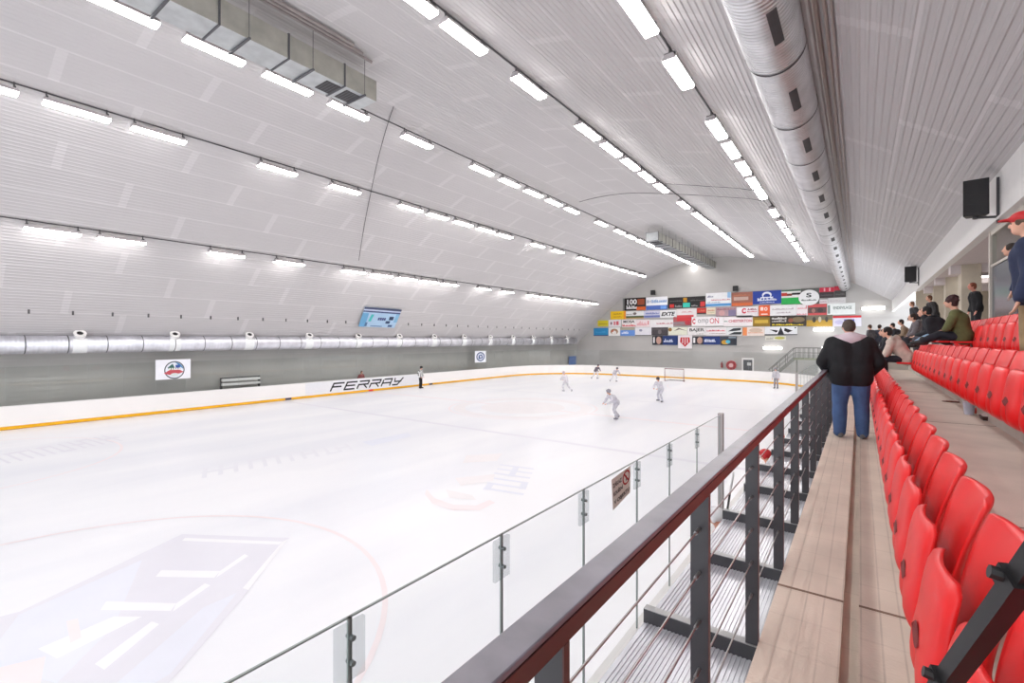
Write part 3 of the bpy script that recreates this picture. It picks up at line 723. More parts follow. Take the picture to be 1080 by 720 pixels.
# FERRAY lettering on the left boards: slanted block letters drawn with strokes
def stroke_word(y0, y1, z0, z1, x):
    L = {'F': [((0, 0), (0, 1)), ((0, 1), (1, 1)), ((0, .52), (.85, .52))],
         'E': [((0, 0), (0, 1)), ((0, 1), (1, 1)), ((0, .52), (.9, .52)), ((0, 0), (1, 0))],
         'R': [((0, .0), (0, .5)), ((0, 1), (1, 1)), ((1, 1), (1, .52)), ((1, .52), (0, .52)), ((.55, .5), (1, 0))],
         'A': [((0, 0), (0, .85)), ((.1, 1), (1, 1)), ((1, 1), (1, 0)), ((.0, .42), (1, .42))],
         'Y': [((0, 1), (.1, .5)), ((.1, .5), (.9, .5)), ((1, 1), (.6, 0)), ((.6, 0), (0, 0))]}
    word = 'FERRAY'; n = len(word); w = (y1 - y0) / n; mb = MB(); t = .06; hgt = z1 - z0
    for i, ch in enumerate(word):
        for (a, b), (c, d) in L[ch]:
            def pt(px, pz): return Vector((0, y0 + i * w + w * .10 + px * w * .74 + pz * .30, z0 + t + pz * (hgt - 2 * t)))
            p, q = pt(a, b), pt(c, d); dd = (q - p).normalized(); nn = Vector((0, -dd.z, dd.y)) * t; p -= dd * t * .8; q += dd * t * .8
            mb.add([(x, *(p - nn).yz), (x, *(q - nn).yz), (x, *(q + nn).yz), (x, *(p + nn).yz)], [(0, 1, 2, 3)])
    return mb
yA, yB = y_at(347, XL), y_at(424, XL)
stroke_word(yA, yB, ICE + .30, ICE + .95, XL + .014).build('lettering', mat('black_print', (34, 34, 38), .5, noise=.03), BL, B0)
mb = MB(); mb.box(XL + .003, XL + .010, y_at(322, XL), y_at(442, XL), ICE + .18, ICE + BH - .04); mb.build('sponsor_panel', mat('panel_grey_white', (232, 232, 236), .35, noise=.02), BL, B0)

# ------------------------------------------------------------------ railing and bench roof
YP = [.70 + .945 * k for k in range(-1, 26)]
RX0, RX1, RT = -.458, -.402, 1.012
rl = thing('railing', 'dark steel railing with flat posts and wire ropes along the aisle edge', 'railing', (-.43, YP[0], 0))
o0 = rl.location.copy()
mb = MB(); mb.box(RX0 - .004, RX1, YP[0] - .5, YP[-1] + .3, RT - .012, RT, bev=.003); hr = mb.build('handrail', M_DARKTOP, rl, o0)
mb = MB(); mb.box(RX0, RX1 + .002, YP[0] - .5, YP[-1] + .3, RT - .046, RT - .012); mb.build('handrail_edge', M_SEATREFL, rl, o0)
for y in YP:
    mb = MB(); mb.box(RX0, RX1, y - .010, y + .010, -.16, RT - .046)
    p = mb.build('post', M_DARK, rl, o0)
    mb = MB(); mb.box(RX1, RX1 + .003, y - .010, y + .010, 0.0, RT - .046); mb.build('post_reflection', M_SEATREFL, p)  # thin strip carrying the painted seat reflection
    if YP.index(y) < 9:
        for z in (.225, .385, .545, .705, .85):
            mb = MB(); mb.tube([(RX0 + .028, y - .055, z), (RX0 + .028, y + .03, z)], .0065, 8); mb.build('wire_fitting', M_WIRE, p)
for p in [c for c in rl.children if c.name.startswith('post')]:
    for c in p.children:      # fittings and edges were laid out in world space: shift into the railing's frame
        c.location = -o0
for z in (.225, .385, .545, .705, .85):
    mb = MB(); mb.tube([(RX0 + .028, YP[0], z), (RX0 + .028, YP[-1], z)], .0032, 6); mb.build('wire_rope', M_WIRE, rl, o0)

dk = thing('bench_roof', "ribbed aluminium roof over the players' bench with dark cross bars", 'roof', (-.7, YP[0], -.1)); o0 = dk.location.copy()
for a, b in zip(YP[:24], YP[1:25]):
    mb = MB(); mb.box(-.972, -.401, a + .03, b - .02, -.16, -.10)
    for k in range(27):
        x = -.955 + k * .0205; mb.box(x, x + .0105, a + .03, b - .02, -.10, -.096)
    mb.build('roof_panel', M_ALU, dk, o0)
for y in YP[:25]:
    mb = MB(); mb.box(-.975, -.401, y - .02, y + .03, -.16, -.026); bb = mb.build('cross_bar', M_DARK, dk, o0)
    mb = MB(); mb.box(-.975, -.401, y - .02, y + .03, -.026, -.022); mb.build('bar_top', M_STEEL, bb)
for c in dk.children:
    for g in c.children: g.location = -o0

# ------------------------------------------------------------------ seats
def shell(prof, wf, curve, thick, n=20, m=16, lobe=0., wtop=None):
    """profile points (x, z) from bottom to top, half width wf(s), sideways curve, thickness"""
    def P(s):
        f = s * (len(prof) - 1); i = min(int(f), len(prof) - 2)
        return cr(prof[max(i - 1, 0)], prof[i], prof[i + 1], prof[min(i + 2, len(prof) - 1)], f - i)
    mb = MB(); F_, B_ = [], []
    for i in range(n + 1):
        s = i / n; x, z = P(s); w = wf(s)
        for j in range(m + 1):
            t = 2 * j / m - 1; e = max(abs(t), abs(2 * s - 1)); rim = thick * .35 * max(0, (e - .75) / .25) ** 2
            xl = x - (0 if not lobe else lobe * (1 - (2 * abs(t) - 1) ** 2 - .25 * (1 - min(1, abs(t) / .25))) * max(0., min(1., (.62 - s) / .3))); F_.append((xl + curve * t * t + rim, w * t, z)); B_.append((x + curve * t * t + thick - rim, w * t, z + .004))
    k = len(F_); fs = []
    for i in range(n):
        for j in range(m):
            a, b, c, d = i * (m + 1) + j, i * (m + 1) + j + 1, (i + 1) * (m + 1) + j + 1, (i + 1) * (m + 1) + j
            fs += [(a, d, c, b), (k + a, k + b, k + c, k + d)]
    edge = [j for j in range(m + 1)] + [i * (m + 1) + m for i in range(1, n + 1)] + [n * (m + 1) + j for j in range(m - 1, -1, -1)] + [i * (m + 1) for i in range(n - 1, 0, -1)]
    for a, b in zip(edge, edge[1:] + edge[:1]): fs.append((a, b, k + b, k + a))
    mb.add(F_ + B_, fs); return mb, P
def rr(s, W, p=4.5): return W * max(.0, 1 - abs(2 * s - 1) ** p) ** (1 / p)
PAN = [(.225, .255), (.172, .31), (.155, .41), (.160, .52), (.174, .63), (.196, .735)]
BACK = [(.315, .36), (.300, .45), (.312, .58), (.345, .72), (.385, .84), (.398, .872)]
PITCH = .565
def make_seat():
    t = thing('stadium_seat', 'seat', 'seat')
    mb, Pf = shell(PAN, lambda s: max(.11 if s < .5 else .15, rr(s, .262 - .04 * s, 3.2 if s < .5 else 9.)), .022, .042, lobe=.02)
    pan = fix_normals(mb.build('seat_pan', M_RED, t, smooth=True))
    mb = MB(); n = 8; vs = []                  # almond hand slot in the middle of the pan
    x, z = Pf(.54)
    for i in range(n + 1):
        a = i / n; yy = -.085 + .17 * a; hh = .032 * math.sin(PI * a) + .002
        xo = x - .006
        vs += [(xo - .004, yy, z - hh - .01), (xo + .004, yy, z + hh - .004)]
    mb.add(vs, [(2 * i, 2 * i + 1, 2 * i + 3, 2 * i + 2) for i in range(n)]); mb.build('hand_slot', M_REDD, pan)
    mb = MB(); vs = []
    for i in range(9):
        x, z = Pf(.06 + .44 * i / 8); x -= -.001; vs += [(x - .0035, -.004, z), (x - .0035, .004, z)]
    mb.add(vs, [(2 * i, 2 * i + 1, 2 * i + 3, 2 * i + 2) for i in range(8)]); mb.build('crease', M_REDD, pan)
    mb, Pb = shell(BACK, lambda s: max(.09, (.17 + .085 * min(1, s * 1.6)) * max(0, 1 - max(0, (s - .72) / .28) ** 4 * .35)), -.035, .03)
    fix_normals(mb.build('backrest', M_RED, t, smooth=True))
    mb = MB(); mb.box(.27, .445, -.03, .03, .30, .345); mb.box(.40, .445, -.05, .05, .26, .42)
    for s in (-1, 1): mb.tube([(.25, s * .19, .31), (.31, s * .19, .36), (.33, s * .16, .45)], .011, 8)
    mb.box(.268, .292, -.20, .20, .30, .325)
    mb.build('bracket', M_STEEL, t)
    return t
seat0 = make_seat(); used = [False]
def seat_row(rowname, x, z, y0, n, skip=()):
    for k in range(n):
        if k in skip: continue
        lab = 'red folding stadium seat, %s of the %s' % (nth(k + 1, n), rowname)
        if used[0]: dup(seat0, (x, y0 + k * PITCH, z), 0, lab, 'red stadium seats')
        else:
            seat0.location = (x, y0 + k * PITCH, z); seat0['label'] = lab; seat0['group'] = 'red stadium seats'; used[0] = True
def taken(row, y0, n): return [k for k in range(n) if any(o[0] == row and abs(o[1] - (y0 + k * PITCH)) < .1 for o in OCC)]
seat_row('front row along the aisle', 0, 0, 2.11 - 2 * PITCH, 36)
seat_row('middle row', .79, .5, R2Y, 20, skip=taken(2, R2Y, 20))
seat_row('upper row', 1.575, 1.0, R3Y, 18, skip=taken(3, R3Y, 18))
# the folded-down seats under the people
def open_seat(x, y, z, lab):
    t = thing('stadium_seat', lab, 'seat', (x, y, z), 0, 'red stadium seats')
    mb, Pb = shell(BACK, lambda s: max(.09, (.17 + .085 * min(1, s * 1.6)) * max(0, 1 - max(0, (s - .72) / .28) ** 4 * .35)), -.035, .03)
    fix_normals(mb.build('backrest', M_RED, t, smooth=True))
    mb = MB(); mb.box(-.10, .30, -.24, .24, .40, .44, bev=.018); mb.build('seat_pan', M_RED, t)
    mb = MB(); mb.box(.27, .445, -.03, .03, .30, .40); mb.build('bracket', M_STEEL, t)
for row, y, lab in OCC: open_seat(1.575 if row == 3 else .79, y, 1.0 if row == 3 else .5, lab)

# black inclined bar at the near end of the front row
d0, d1 = Vector((.142, 1.28, H - .68)), Vector((.21, 1.08, H - .37)); dd = d1 - d0
foot = d0 - dd * (d0.z / dd.z); top = d0 + dd * 2.1
br = thing('handrail_bar', 'black square steel bar with clamp collars slanting across the nearest seats', 'bar', foot)
mb = MB(); mb.bar(foot, top, .030, .030); mb.build('bar', M_BLACK, br, foot)
for k in (-.04, .93):
    p = d0 + dd * k; mb = MB(); mb.bar(p - dd * .05, p + dd * .05, .044, .044); cl = mb.build('collar', M_BLACK, br, foot)
    mb = MB(); mb.tube([p + V(-.035, -.005, .012), p + V(.02, 0, 0)], .011, 8); mb.build('collar_screw', M_BLACK, cl, foot)
mb = MB(); mb.box(foot.x - .04, foot.x + .04, foot.y - .04, foot.y + .04, 0, .01); mb.build('foot_plate', M_BLACK, br, foot)

# litter on the walkway
W2 = lambda u, v: on_z(u, v, .5)
def crumpled(name, label, cat, p, sx, sy, sz, rgb, seed):
    random.seed(seed); bm = bmesh.new(); bmesh.ops.create_icosphere(bm, subdivisions=3, radius=.5)
    for v in bm.verts: v.co *= random.uniform(.78, 1.12); v.co = Vector((v.co.x * sx, v.co.y * sy, max(0, (v.co.z + .42)) * sz))
    me = bpy.data.meshes.new(name); bm.to_mesh(me); bm.free(); me.materials.append(cmat(rgb)); o = link(name, me); o.location = p; tag(o, label, cat)
p = W2(1003, 424); crumpled('paper_strip', 'flattened reddish brown wrapper lying on the walkway', 'litter', p, .22, .10, .025, (132, 74, 62), 2)
p = W2(1031, 436); crumpled('crumpled_wrapper', 'crumpled red and white wrapper beside the clear cup', 'litter', p, .10, .10, .09, (206, 88, 78), 3)
p = W2(1022, 437)
cup = thing('plastic_cup', 'clear bluish plastic cup standing under the middle row', 'cup', p)
mb = MB(); mb.tube([(0, 0, 0), (0, 0, .16), (0, 0, .17)], [.046, .062, .064], 16, cap=False); mb.ell((0, 0, .004), .045, .045, .004); mb.build('cup_wall', mat('cloudy_plastic', (206, 214, 232), .25, noise=.05), cup, smooth=True)
mb = MB(); mb.tube([(0, 0, .165), (0, 0, .176)], .066, 16, cap=False); mb.build('rim', M_PLATE, cup)
p = W2(1043, 443)
tr = thing('food_tray', 'small dark cardboard tray with white paper on the walkway', 'tray', p)
mb = MB(); mb.hexa([(-.06, -.08, 0), (.06, -.08, 0), (.06, .08, 0), (-.06, .08, 0)], [(-.08, -.10, .05), (.08, -.10, .05), (.08, .10, .05), (-.08, .10, .05)]); mb.build('tray_body', cmat((74, 58, 54)), tr)
mb = MB(); mb.hexa([(-.06, -.07, .05), (.06, -.07, .05), (.06, .07, .05), (-.06, .07, .05)], [(-.05, -.06, .075), (.05, -.07, .07), (.04, .06, .08), (-.05, .06, .07)]); mb.build('paper', cmat((226, 222, 218)), tr)
mb = MB(); mb.cap((1.93, 7.62, 1.93), .065, (1.90, 7.98, 1.95), .075, 16); mb.cap((1.90, 7.98, 1.95), .075, (1.88, 8.22, 1.93), .06, 16)
me = remesh(mb, .02, 4); me.materials.append(mat('cloth_blue_denim', (58, 86, 140), .85, noise=.2, nscale=12, bump=.3)); o = link('rolled_jacket', me); tag(o, 'blue denim jacket rolled over the backrests of the upper seats', 'jacket')
p = on_x(966, 344, 2.0); p = V(2.2, y_at(968, 2.2) - .55, 1.5)
bg = thing('shopping_bag', 'white bag standing at the concourse edge before the person with white hood', 'bag', p)
mb = MB(); mb.hexa([(-.1, -.2, 0), (.1, -.2, 0), (.1, .2, 0), (-.1, .2, 0)], [(-.06, -.22, .5), (.06, -.22, .5), (.06, .22, .5), (-.06, .22, .5)]); mb.build('bag_body', cmat((228, 226, 230)), bg)
mb = MB(); mb.tube([(0, -.1, .5), (0, -.08, .62), (0, .08, .62), (0, .1, .5)], .012, 6); mb.build('bag_handle', cmat((210, 208, 212)), bg)

# ------------------------------------------------------------------ ceiling lights
def make_light():
    t = thing('ceiling_light', 'light', 'light')
    mb = MB(); mb.hexa([(-.19, -0.88, -.055), (.19, -0.88, -.055), (.19, 0.88, -.055), (-.19, 0.88, -.055)], [(-.11, -0.86, .11), (.11, -0.86, .11), (.11, 0.86, .11), (-.11, 0.86, .11)]); mb.build('housing', M_HOUS, t)
    mb = MB(); mb.hexa([(-.15, -0.85, -.10), (.15, -0.85, -.10), (.15, 0.85, -.10), (-.15, 0.85, -.10)], [(-.18, -0.87, -.02), (.18, -0.87, -.02), (.18, 0.87, -.02), (-.18, 0.87, -.02)]); mb.build('diffuser', M_LAMP, t)
    for s in (-1, 1):
        mb = MB(); mb.box(-.14, .14, s * .78 - .03, s * .78 + .03, .11, .16); mb.box(-.02, .02, s * .78 - .02, s * .78 + .02, .16, .32); mb.build('hanger', M_CABLE, t)
    return t
light0 = make_light(); lused = [False]
ROWS = {
    'row by the round duct': (-.548, [673, 716, 756, 771, 784, 794.5, 802.5, 816, 824, 829.3, 834, 838.8, 842.5, 846.3, 849.6]),
    'crown row': (-1.055, [432, 490, 558, 620, 644.5, 664.8, 682, 697.5, 721, 735.8, 744.3, 752.5, 760, 766.2, 771.3, 776, 780, 784, 787.5, 791]),
    'row by the square duct': (-1.80, [128, 227, 304, 368, 440, 508.3, 537.5, 562.5, 584, 603, 634.2, 653.3, 665.3, 675.8, 685.5, 694.8, 703, 710.5, 717.5, 724, 730]),
    'fourth row from the round duct': (-2.76, [-24, 82, 168, 293, 364, 432.8, 461.7, 488.3, 512, 532.2, 567, 588.3, 614.7, 627, 637.5, 647.2, 657, 666.7, 677]),
    'lowest row on the curved roof': (-6.0, [-45, 56, 128.5, 239, 305.5, 373.3, 402.7, 429.3, 452.7, 474.3, 510, 535, 561.7, 574, 586, 596.7, 607.3, 617.5, 626.5]),
}
for rname, (ratio, us) in ROWS.items():
    # the row hangs where the line of sight meets the roof, a little below it
    drop = .55 if 'square' in rname else .34
    X = None; bestd = 9
    for i in range(3000):
        x = -31 + i * .01
        zr = roof_z(x) - H - drop
        if zr > .3 and abs(x / zr - ratio) < bestd: bestd = abs(x / zr - ratio); X = x; Z = zr
    n = len(us); yv = [y_at(u, X) for u in us]
    for k, y in enumerate(yv):
        lab = 'lit ceiling light, %s in the %s' % (nth(k + 1, n) if n <= 40 else '', rname)
        loc = (X, y, Z + H)
        if lused[0]: dup(light0, loc, 0, lab, 'lit linear ceiling lights')
        else: light0.location = loc; light0['label'] = lab; light0['group'] = 'lit linear ceiling lights'; lused[0] = True
    extra = {'row by the round duct': (7.6, 5.1, 2.6, .1, -2.4, -5, -8), 'crown row': (4, -2, -7)}.get(rname, (-2.5,))
    for y in extra:  # unseen lights continuing the rows, added to brighten the stand and near ice
        if y < min(yv) - 2: dup(light0, (X, y, Z + H), 0, 'unseen ceiling light added for near lighting in the ' + rname, 'lit linear ceiling lights')
    mb = MB(); mb.box(X - .02, X + .02, -10, max(yv) + 1, Z + H + .26, Z + H + .30)
    if drop > .5:
        for y in yv: mb.box(X - .008, X + .008, y - .79, y - .77, Z + H + .1, Z + H + .3)
    cb = mb.build('power_rail', M_CABLE); tag(cb, 'thin dark power rail carrying the lights of the ' + rname, 'cable')

def roof_cable(x0, y0, x1, y1, label):
    pts = []
    for k in range(25):
        t = k / 24; x = x0 + (x1 - x0) * t; pts.append((x, y0 + (y1 - y0) * t, roof_z(x) - .05))
    mb = MB(); mb.tube(pts, .014, 6); o = mb.build('roof_cable', M_CABLE); tag(o, label, 'cable')
roof_cable(-15.9, 13.2, -26.6, 19.2, 'dark cable running down the roof slope from beside the square duct')
roof_cable(-9.2, 27.6, -4.3, 27.8, 'dark cable arching between the crown lights and the round duct lights')
roof_cable(-16.2, 30.2, -4.3, 30.0, 'longer dark cable arching across the middle of the roof')

# ------------------------------------------------------------------ ducts
M_BAND = mat('duct_band', (96, 96, 100), .5, metal=.4, noise=.06)
M_RING = mat('duct_ring', (58, 54, 58), .6, noise=.06)
M_GRILLE = mat('grille_dark', (70, 68, 70), .7, noise=.08)
DX, DZ, DR = -1.30, H + 5.52, .50
rd = thing('round_duct', 'round spiral ventilation duct hanging under the roof above the stand', 'duct', (DX, 0, DZ)); o0 = rd.location.copy()
mb = MB(); n = 40; vs = []
ysd = [-8 + k * .25 for k in range(int(68.5 / .25))]
mb.tube([(DX, -8, DZ), (DX, YW - .3, DZ)], DR, n); mb.build('duct_pipe', M_SPIRAL, rd, o0, smooth=True)
y = 1.5; k = 0
while y < YW - 1:
    mb = MB(); mb.tube([(DX, y - .03, DZ), (DX, y + .03, DZ)], DR + .016, n, cap=False); mb.tube([(DX + .02, y, DZ + DR), (DX + .02, y, roof_z(DX) - .02)], .012, 6); mb.build('duct_band', M_RING, rd, o0, smooth=False)
    a0, a1 = math.radians(-76), math.radians(-58); vs = []
    for a in [a0 + (a1 - a0) * i / 4 for i in range(5)]:
        for yy in (y + .95, y + 1.95): vs.append((DX + (DR + .006) * math.cos(a), yy, DZ + (DR + .006) * math.sin(a)))
    mb = MB(); mb.add(vs, [(2 * i, 2 * i + 1, 2 * i + 3, 2 * i + 2) for i in range(4)]); gr = mb.build('air_outlet', M_GRILLE, rd, o0)
    y += 2.9
for x, r in ((-.64, .045), (-.50, .03), (-.40, .02)):
    mb = MB(); mb.tube([(x, -8, roof_z(x) - .07), (x, YW - .2, roof_z(x) - .07)], r, 8); o = mb.build('conduit_pipe', mat('conduit_paint', (170, 158, 152), .5, noise=.05)); tag(o, {.045: 'thick beige conduit running along the roof right beside the round duct', .03: 'middle thin beige conduit under the roof near the round duct', .02: 'thinnest beige conduit under the roof, farthest from the round duct'}[r], 'pipe')

def square_duct(label, y0, y1, open_end):
    x0, x1, z0, z1 = -15.12, -14.07, H + 8.57, H + 9.3
    t = thing('square_duct', label, 'duct', ((x0 + x1) / 2, y0, z0)); o0 = t.location.copy()
    mb = MB(); vs = [(x, y, z) for y in (y0, y1) for (x, z) in ((x0, z0), (x1, z0), (x1, z1), (x0, z1))]
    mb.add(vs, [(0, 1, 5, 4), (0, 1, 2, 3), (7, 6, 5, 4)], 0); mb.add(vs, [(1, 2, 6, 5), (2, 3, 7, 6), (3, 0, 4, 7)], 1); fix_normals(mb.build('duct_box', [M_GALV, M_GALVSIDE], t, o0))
    y = y0 + .04; k = 0
    while y < y1:
        mb = MB(); w = .03
        mb.box(x0 - w, x1 + w, y - .025, y + .025, z0 - w, z0); mb.box(x0 - w, x1 + w, y - .025, y + .025, z1, z1 + w); mb.box(x0 - w, x0, y - .025, y + .025, z0, z1); mb.box(x1, x1 + w, y - .025, y + .025, z0, z1)
        mb.build('flange', M_BAND, t, o0)
        ys = y + .75
        if ys < y1 - .2:
            mb = MB(); mb.box(x0 - .12, x1 + .12, ys - .03, ys + .03, z0 - .055, z0 - .005)
            for xs in (x0 - .08, x1 + .08): mb.tube([(xs, ys, z0 - .05), (xs, ys, roof_z(xs) - .03)], .010, 6)
            mb.build('hanging_strap', M_BAND, t, o0)
        y += 1.95 if k else 1.95
        k += 1
    ge = y1 if open_end > 0 else y0
    for i in range(2):
        a, b = (ge - .55 - i * .75, ge - 1.12 - i * .75) if open_end > 0 else (ge + .55 + i * .75, ge + 1.12 + i * .75)
        mb = MB(); mb.box(x0 + .16, x1 - .16, min(a, b), max(a, b), z0 - .012, z0 + .01)
        g = mb.build('air_grille', M_GRILLE, t, o0)
        mb = MB()
        for q in range(5): yy = min(a, b) + .06 + q * .11; mb.box(x0 + .18, x1 - .18, yy, yy + .02, z0 - .018, z0 - .012)
        mb.build('louvre', M_BAND, g, o0)
        g.children[0].location = (0, 0, 0)
square_duct('long galvanised square duct ending overhead with grilles underneath', -8.0, 10.9, 1)
square_duct('distant galvanised square duct running into the end wall', 40.5, YW - .1, -1)
# tubes added to imitate the shading of roof ribs beside the near square duct
for i, x in enumerate((-13.95, -13.78, -13.60)):
    mb = MB(); mb.tube([(x, -8, roof_z(x) - .10), (x, 10.6 - i * .5, roof_z(x) - .10)], .05, 8); o = mb.build('rib_shade_tube', mat('rib_shade_grey', (150, 142, 140), .5, noise=.05)); tag(o, 'grey tube imitating rib shade beside the near square duct, %s of three from it' % ORD[i + 1], 'pipe')

WX, WZ, WR = -32.1, H - .26, .44
wd = thing('wall_duct', 'long round metal duct with white jet nozzles along the left wall', 'duct', (WX, 0, WZ)); o0 = wd.location.copy()
mb = MB(); mb.tube([(WX, -6, WZ), (WX, 58.5, WZ)], WR, 28); mb.build('duct_pipe', M_WALLDUCT, wd, o0, smooth=True)
y = 1.4
while y < 58.4:
    mb = MB(); mb.tube([(WX, y - .02, WZ), (WX, y + .02, WZ)], WR + .012, 28, cap=False); bnd = mb.build('duct_band', M_BAND, wd, o0)
    mb = MB(); xx = -30.9; mb.box(xx - .02, xx + .02, y - .035, y + .035, roof_z(xx) - .2, roof_z(xx)); mb.build('hanger', M_CABLE, wd, o0)
    y += 1.52
for k in range(13):
    y = 6.4 + 4.12 * k
    if y > 58: break
    mb = MB(); mb.tube([(WX + .20, y, WZ + .32), (WX + .42, y - .02, WZ + .56)], [.19, .26], 18); nz = mb.build('jet_nozzle', M_WHITE, wd, o0, smooth=False)
    mb = MB(); mb.tube([(WX + .421, y - .02, WZ + .561), (WX + .426, y - .02, WZ + .567)], .13, 16); g = mb.build('nozzle_mouth', M_BLACK, nz, o0)
    mb = MB(); n = 10; vs = []
    for i in range(n + 1):
        a = math.radians(-100 + 140 * i / n)
        for yy in (y - .28, y + .28): vs.append((WX + (WR + .008) * math.cos(a), yy, WZ + (WR + .008) * math.sin(a)))
    mb.add(vs, [(2 * i, 2 * i + 1, 2 * i + 3, 2 * i + 2) for i in range(n)]); mb.build('nozzle_collar', M_PLATE, wd, o0)

# ------------------------------------------------------------------ speakers
def speaker(label, p, w, d, h, rz, wall=None):
    t = thing('loudspeaker', label, 'loudspeaker', p, rz)
    mb = MB(); mb.hexa([(-w / 2, -d / 2, 0), (w / 2, -d / 2, 0), (w * .36, d / 2, .02), (-w * .36, d / 2, .02)], [(-w / 2, -d / 2 + .02, h), (w / 2, -d / 2 + .02, h), (w * .36, d / 2, h - .06), (-w * .36, d / 2, h - .06)]); mb.build('cabinet', M_BLACK, t)
    mb = MB(); mb.box(-w * .45, w * .45, -d / 2 - .012, -d / 2 + .002, h * .06, h * .94); g = mb.build('grille', mat('speaker_grille', (38, 37, 39), .7, noise=.2, nscale=60), t)
    for z in (.38, .62):
        mb = MB(); mb.box(-w * .3, -w * .04, -d / 2 - .016, -d / 2 - .011, h * z - .05, h * z + .05); mb.build('badge', M_BLACK, g)
    if wall:
        mb = MB(); mb.bar((0, 0, -.02), (wall, 0, -.06), .05, .05); mb.box(wall - .02, wall + .03, -.07, .07, -.2, h); mb.tube([(0, 0, -.05), (0, 0, .01)], .06, 10); mb.build('bracket', M_DARK, t)
y1 = y_at(1026, 2.15); z1 = H + (V0 - 229) / F * (-SN * 2.15 + CS * y1); speaker('larger black loudspeaker on a bracket on the white fascia', (2.20, y1, z1), .44, .42, .84, -.12, .36)
y2 = y_at(960, 2.22); z2 = H + (V0 - 297.5) / F * (-SN * 2.22 + CS * y2); speaker('farther black loudspeaker on the white fascia', (2.24, y2, z2), .5, .45, .84, -.1, .32)
for u, v, lab in ((689, 311, 'small black loudspeaker high on the end wall above the white and blue banner'), (776, 307, 'small black loudspeaker on the end wall above the red-brown banner')):
    p = on_y(u, v, YW - .35); speaker(lab, p, .6, .4, .62, 0)
    mb = None

# ------------------------------------------------------------------ banners
def banner(label, u0, u1, v0, v1, bg, elems=(), round_=False, y=YW - .10):
    uc = (u0 + u1) / 2; a = on_y(u0, (v0 + v1) / 2, y); b = on_y(u1, (v0 + v1) / 2, y); zt, zb = on_y(uc, v0, y).z, on_y(uc, v1, y).z
    x0, x1 = a.x, b.x; W, Hh = x1 - x0, zt - zb; cx, cz = (x0 + x1) / 2, (zt + zb) / 2
    mb = MB()
    if round_:
        n = 40; vs = [(W / 2 * math.cos(2 * PI * k / n), yy, Hh / 2 * math.sin(2 * PI * k / n)) for yy in (-.03, .03) for k in range(n)]
        mb.add(vs, [tuple(range(n)), tuple(range(2 * n - 1, n - 1, -1))] + [(k, n + k, n + (k + 1) % n, (k + 1) % n) for k in range(n)])
    else: mb.box(-W / 2, W / 2, -.02, .02, -Hh / 2, Hh / 2)
    o = fix_normals(mb.build('banner', cmat(bg))); o.location = (cx, y, cz); tag(o, label, 'banner', 'sponsor banners on the end wall')
    yy = -.024 if not round_ else -.034
    for i, e in enumerate(elems):
        yk = yy - .002 * i; m2 = MB()
        if e[0] == 't':
            _, txt, ex, ey, ew, eh, col = e[:7]
            t = text_mesh(txt, ew * W, eh * Hh, lambda px, py: ((ex - .5) * W + px, yk, (ey - .5) * Hh + py), *(e[7:])); t.build('lettering', cmat(col), o)
        elif e[0] == 'r':
            _, ax, ay, bx, by, col = e; m2.add([((ax - .5) * W, yk, (ay - .5) * Hh), ((bx - .5) * W, yk, (ay - .5) * Hh), ((bx - .5) * W, yk, (by - .5) * Hh), ((ax - .5) * W, yk, (by - .5) * Hh)], [(0, 1, 2, 3)]); m2.build('colour_panel', cmat(col), o)
        elif e[0] == 'e':
            _, ex, ey, ew, eh, col = e; n = 20
            m2.add([((ex - .5) * W + ew * W / 2 * math.cos(2 * PI * k / n), yk, (ey - .5) * Hh + eh * Hh / 2 * math.sin(2 * PI * k / n)) for k in range(n)], [tuple(range(n))]); m2.build('emblem', cmat(col), o)
        elif e[0] == 'p':
            _, pts, col = e; m2.add([((px - .5) * W, yk, (py - .5) * Hh) for px, py in pts], [tuple(range(len(pts)))]); m2.build('emblem', cmat(col), o)
        elif e[0] == 'l':    # an unreadable line of print: a run of small strokes
            _, ax, ay, bx, by, col = e; random.seed(i + int(u0)); x = ax
            while x < bx:
                w = random.uniform(.018, .05); g_ = random.uniform(.35, 1)
                m2.add([((x - .5) * W, yk, (ay - .5) * Hh), ((min(x + w, bx) - .5) * W, yk, (ay - .5) * Hh), ((min(x + w, bx) - .5) * W, yk, (ay + (by - ay) * g_ - .5) * Hh), ((x - .5) * W, yk, (ay + (by - ay) * g_ - .5) * Hh)], [(0, 1, 2, 3)])
                x += w + random.uniform(.006, .015)
            m2.build('print_line', cmat(col), o)
    return o
WHT = (232, 230, 230); K = (34, 32, 34); RD = (206, 52, 52); NV = (30, 52, 108)
B = banner
# top row
B('black banner with big worn white 100 beside an orange patch', 656.5, 681, 314, 327.2, (36, 32, 32), [('r', .62, 0, 1, .28, (214, 96, 40)), ('r', .66, .42, .95, .88, (150, 70, 40)), ('t', '100', .42, .68, .42, .42, WHT, 0, .03), ('l', .18, .12, .62, .46, WHT), ('r', .0, 0, .03, 1, (170, 168, 168)), ('r', .055, 0, .075, 1, (190, 188, 188))])
B('white banner with blue letters and a blue lower band', 681.5, 704, 313, 326.5, (240, 240, 244), [('r', 0, 0, 1, .34, (78, 108, 186)), ('t', 'BH', .14, .66, .2, .22, (60, 92, 150)), ('l', .27, .55, .97, .8, (124, 160, 206)), ('r', .68, .05, .95, .3, (110, 160, 226))])
B('long black banner with small red, amber and teal squares', 704.5, 744, 313, 324.5, (38, 36, 36), [('r', .05, .05, .17, .38, (196, 50, 46)), ('r', .42, .52, .52, .92, (196, 140, 30)), ('r', .41, .05, .60, .46, (60, 196, 176)), ('r', .87, .05, .99, .52, (196, 56, 56)), ('l', .2, .1, .38, .3, (150, 148, 148)), ('l', .64, .1, .8, .3, (160, 158, 158)), ('l', .06, .6, .38, .75, (86, 84, 84)), ('l', .62, .6, .98, .75, (90, 88, 88))])
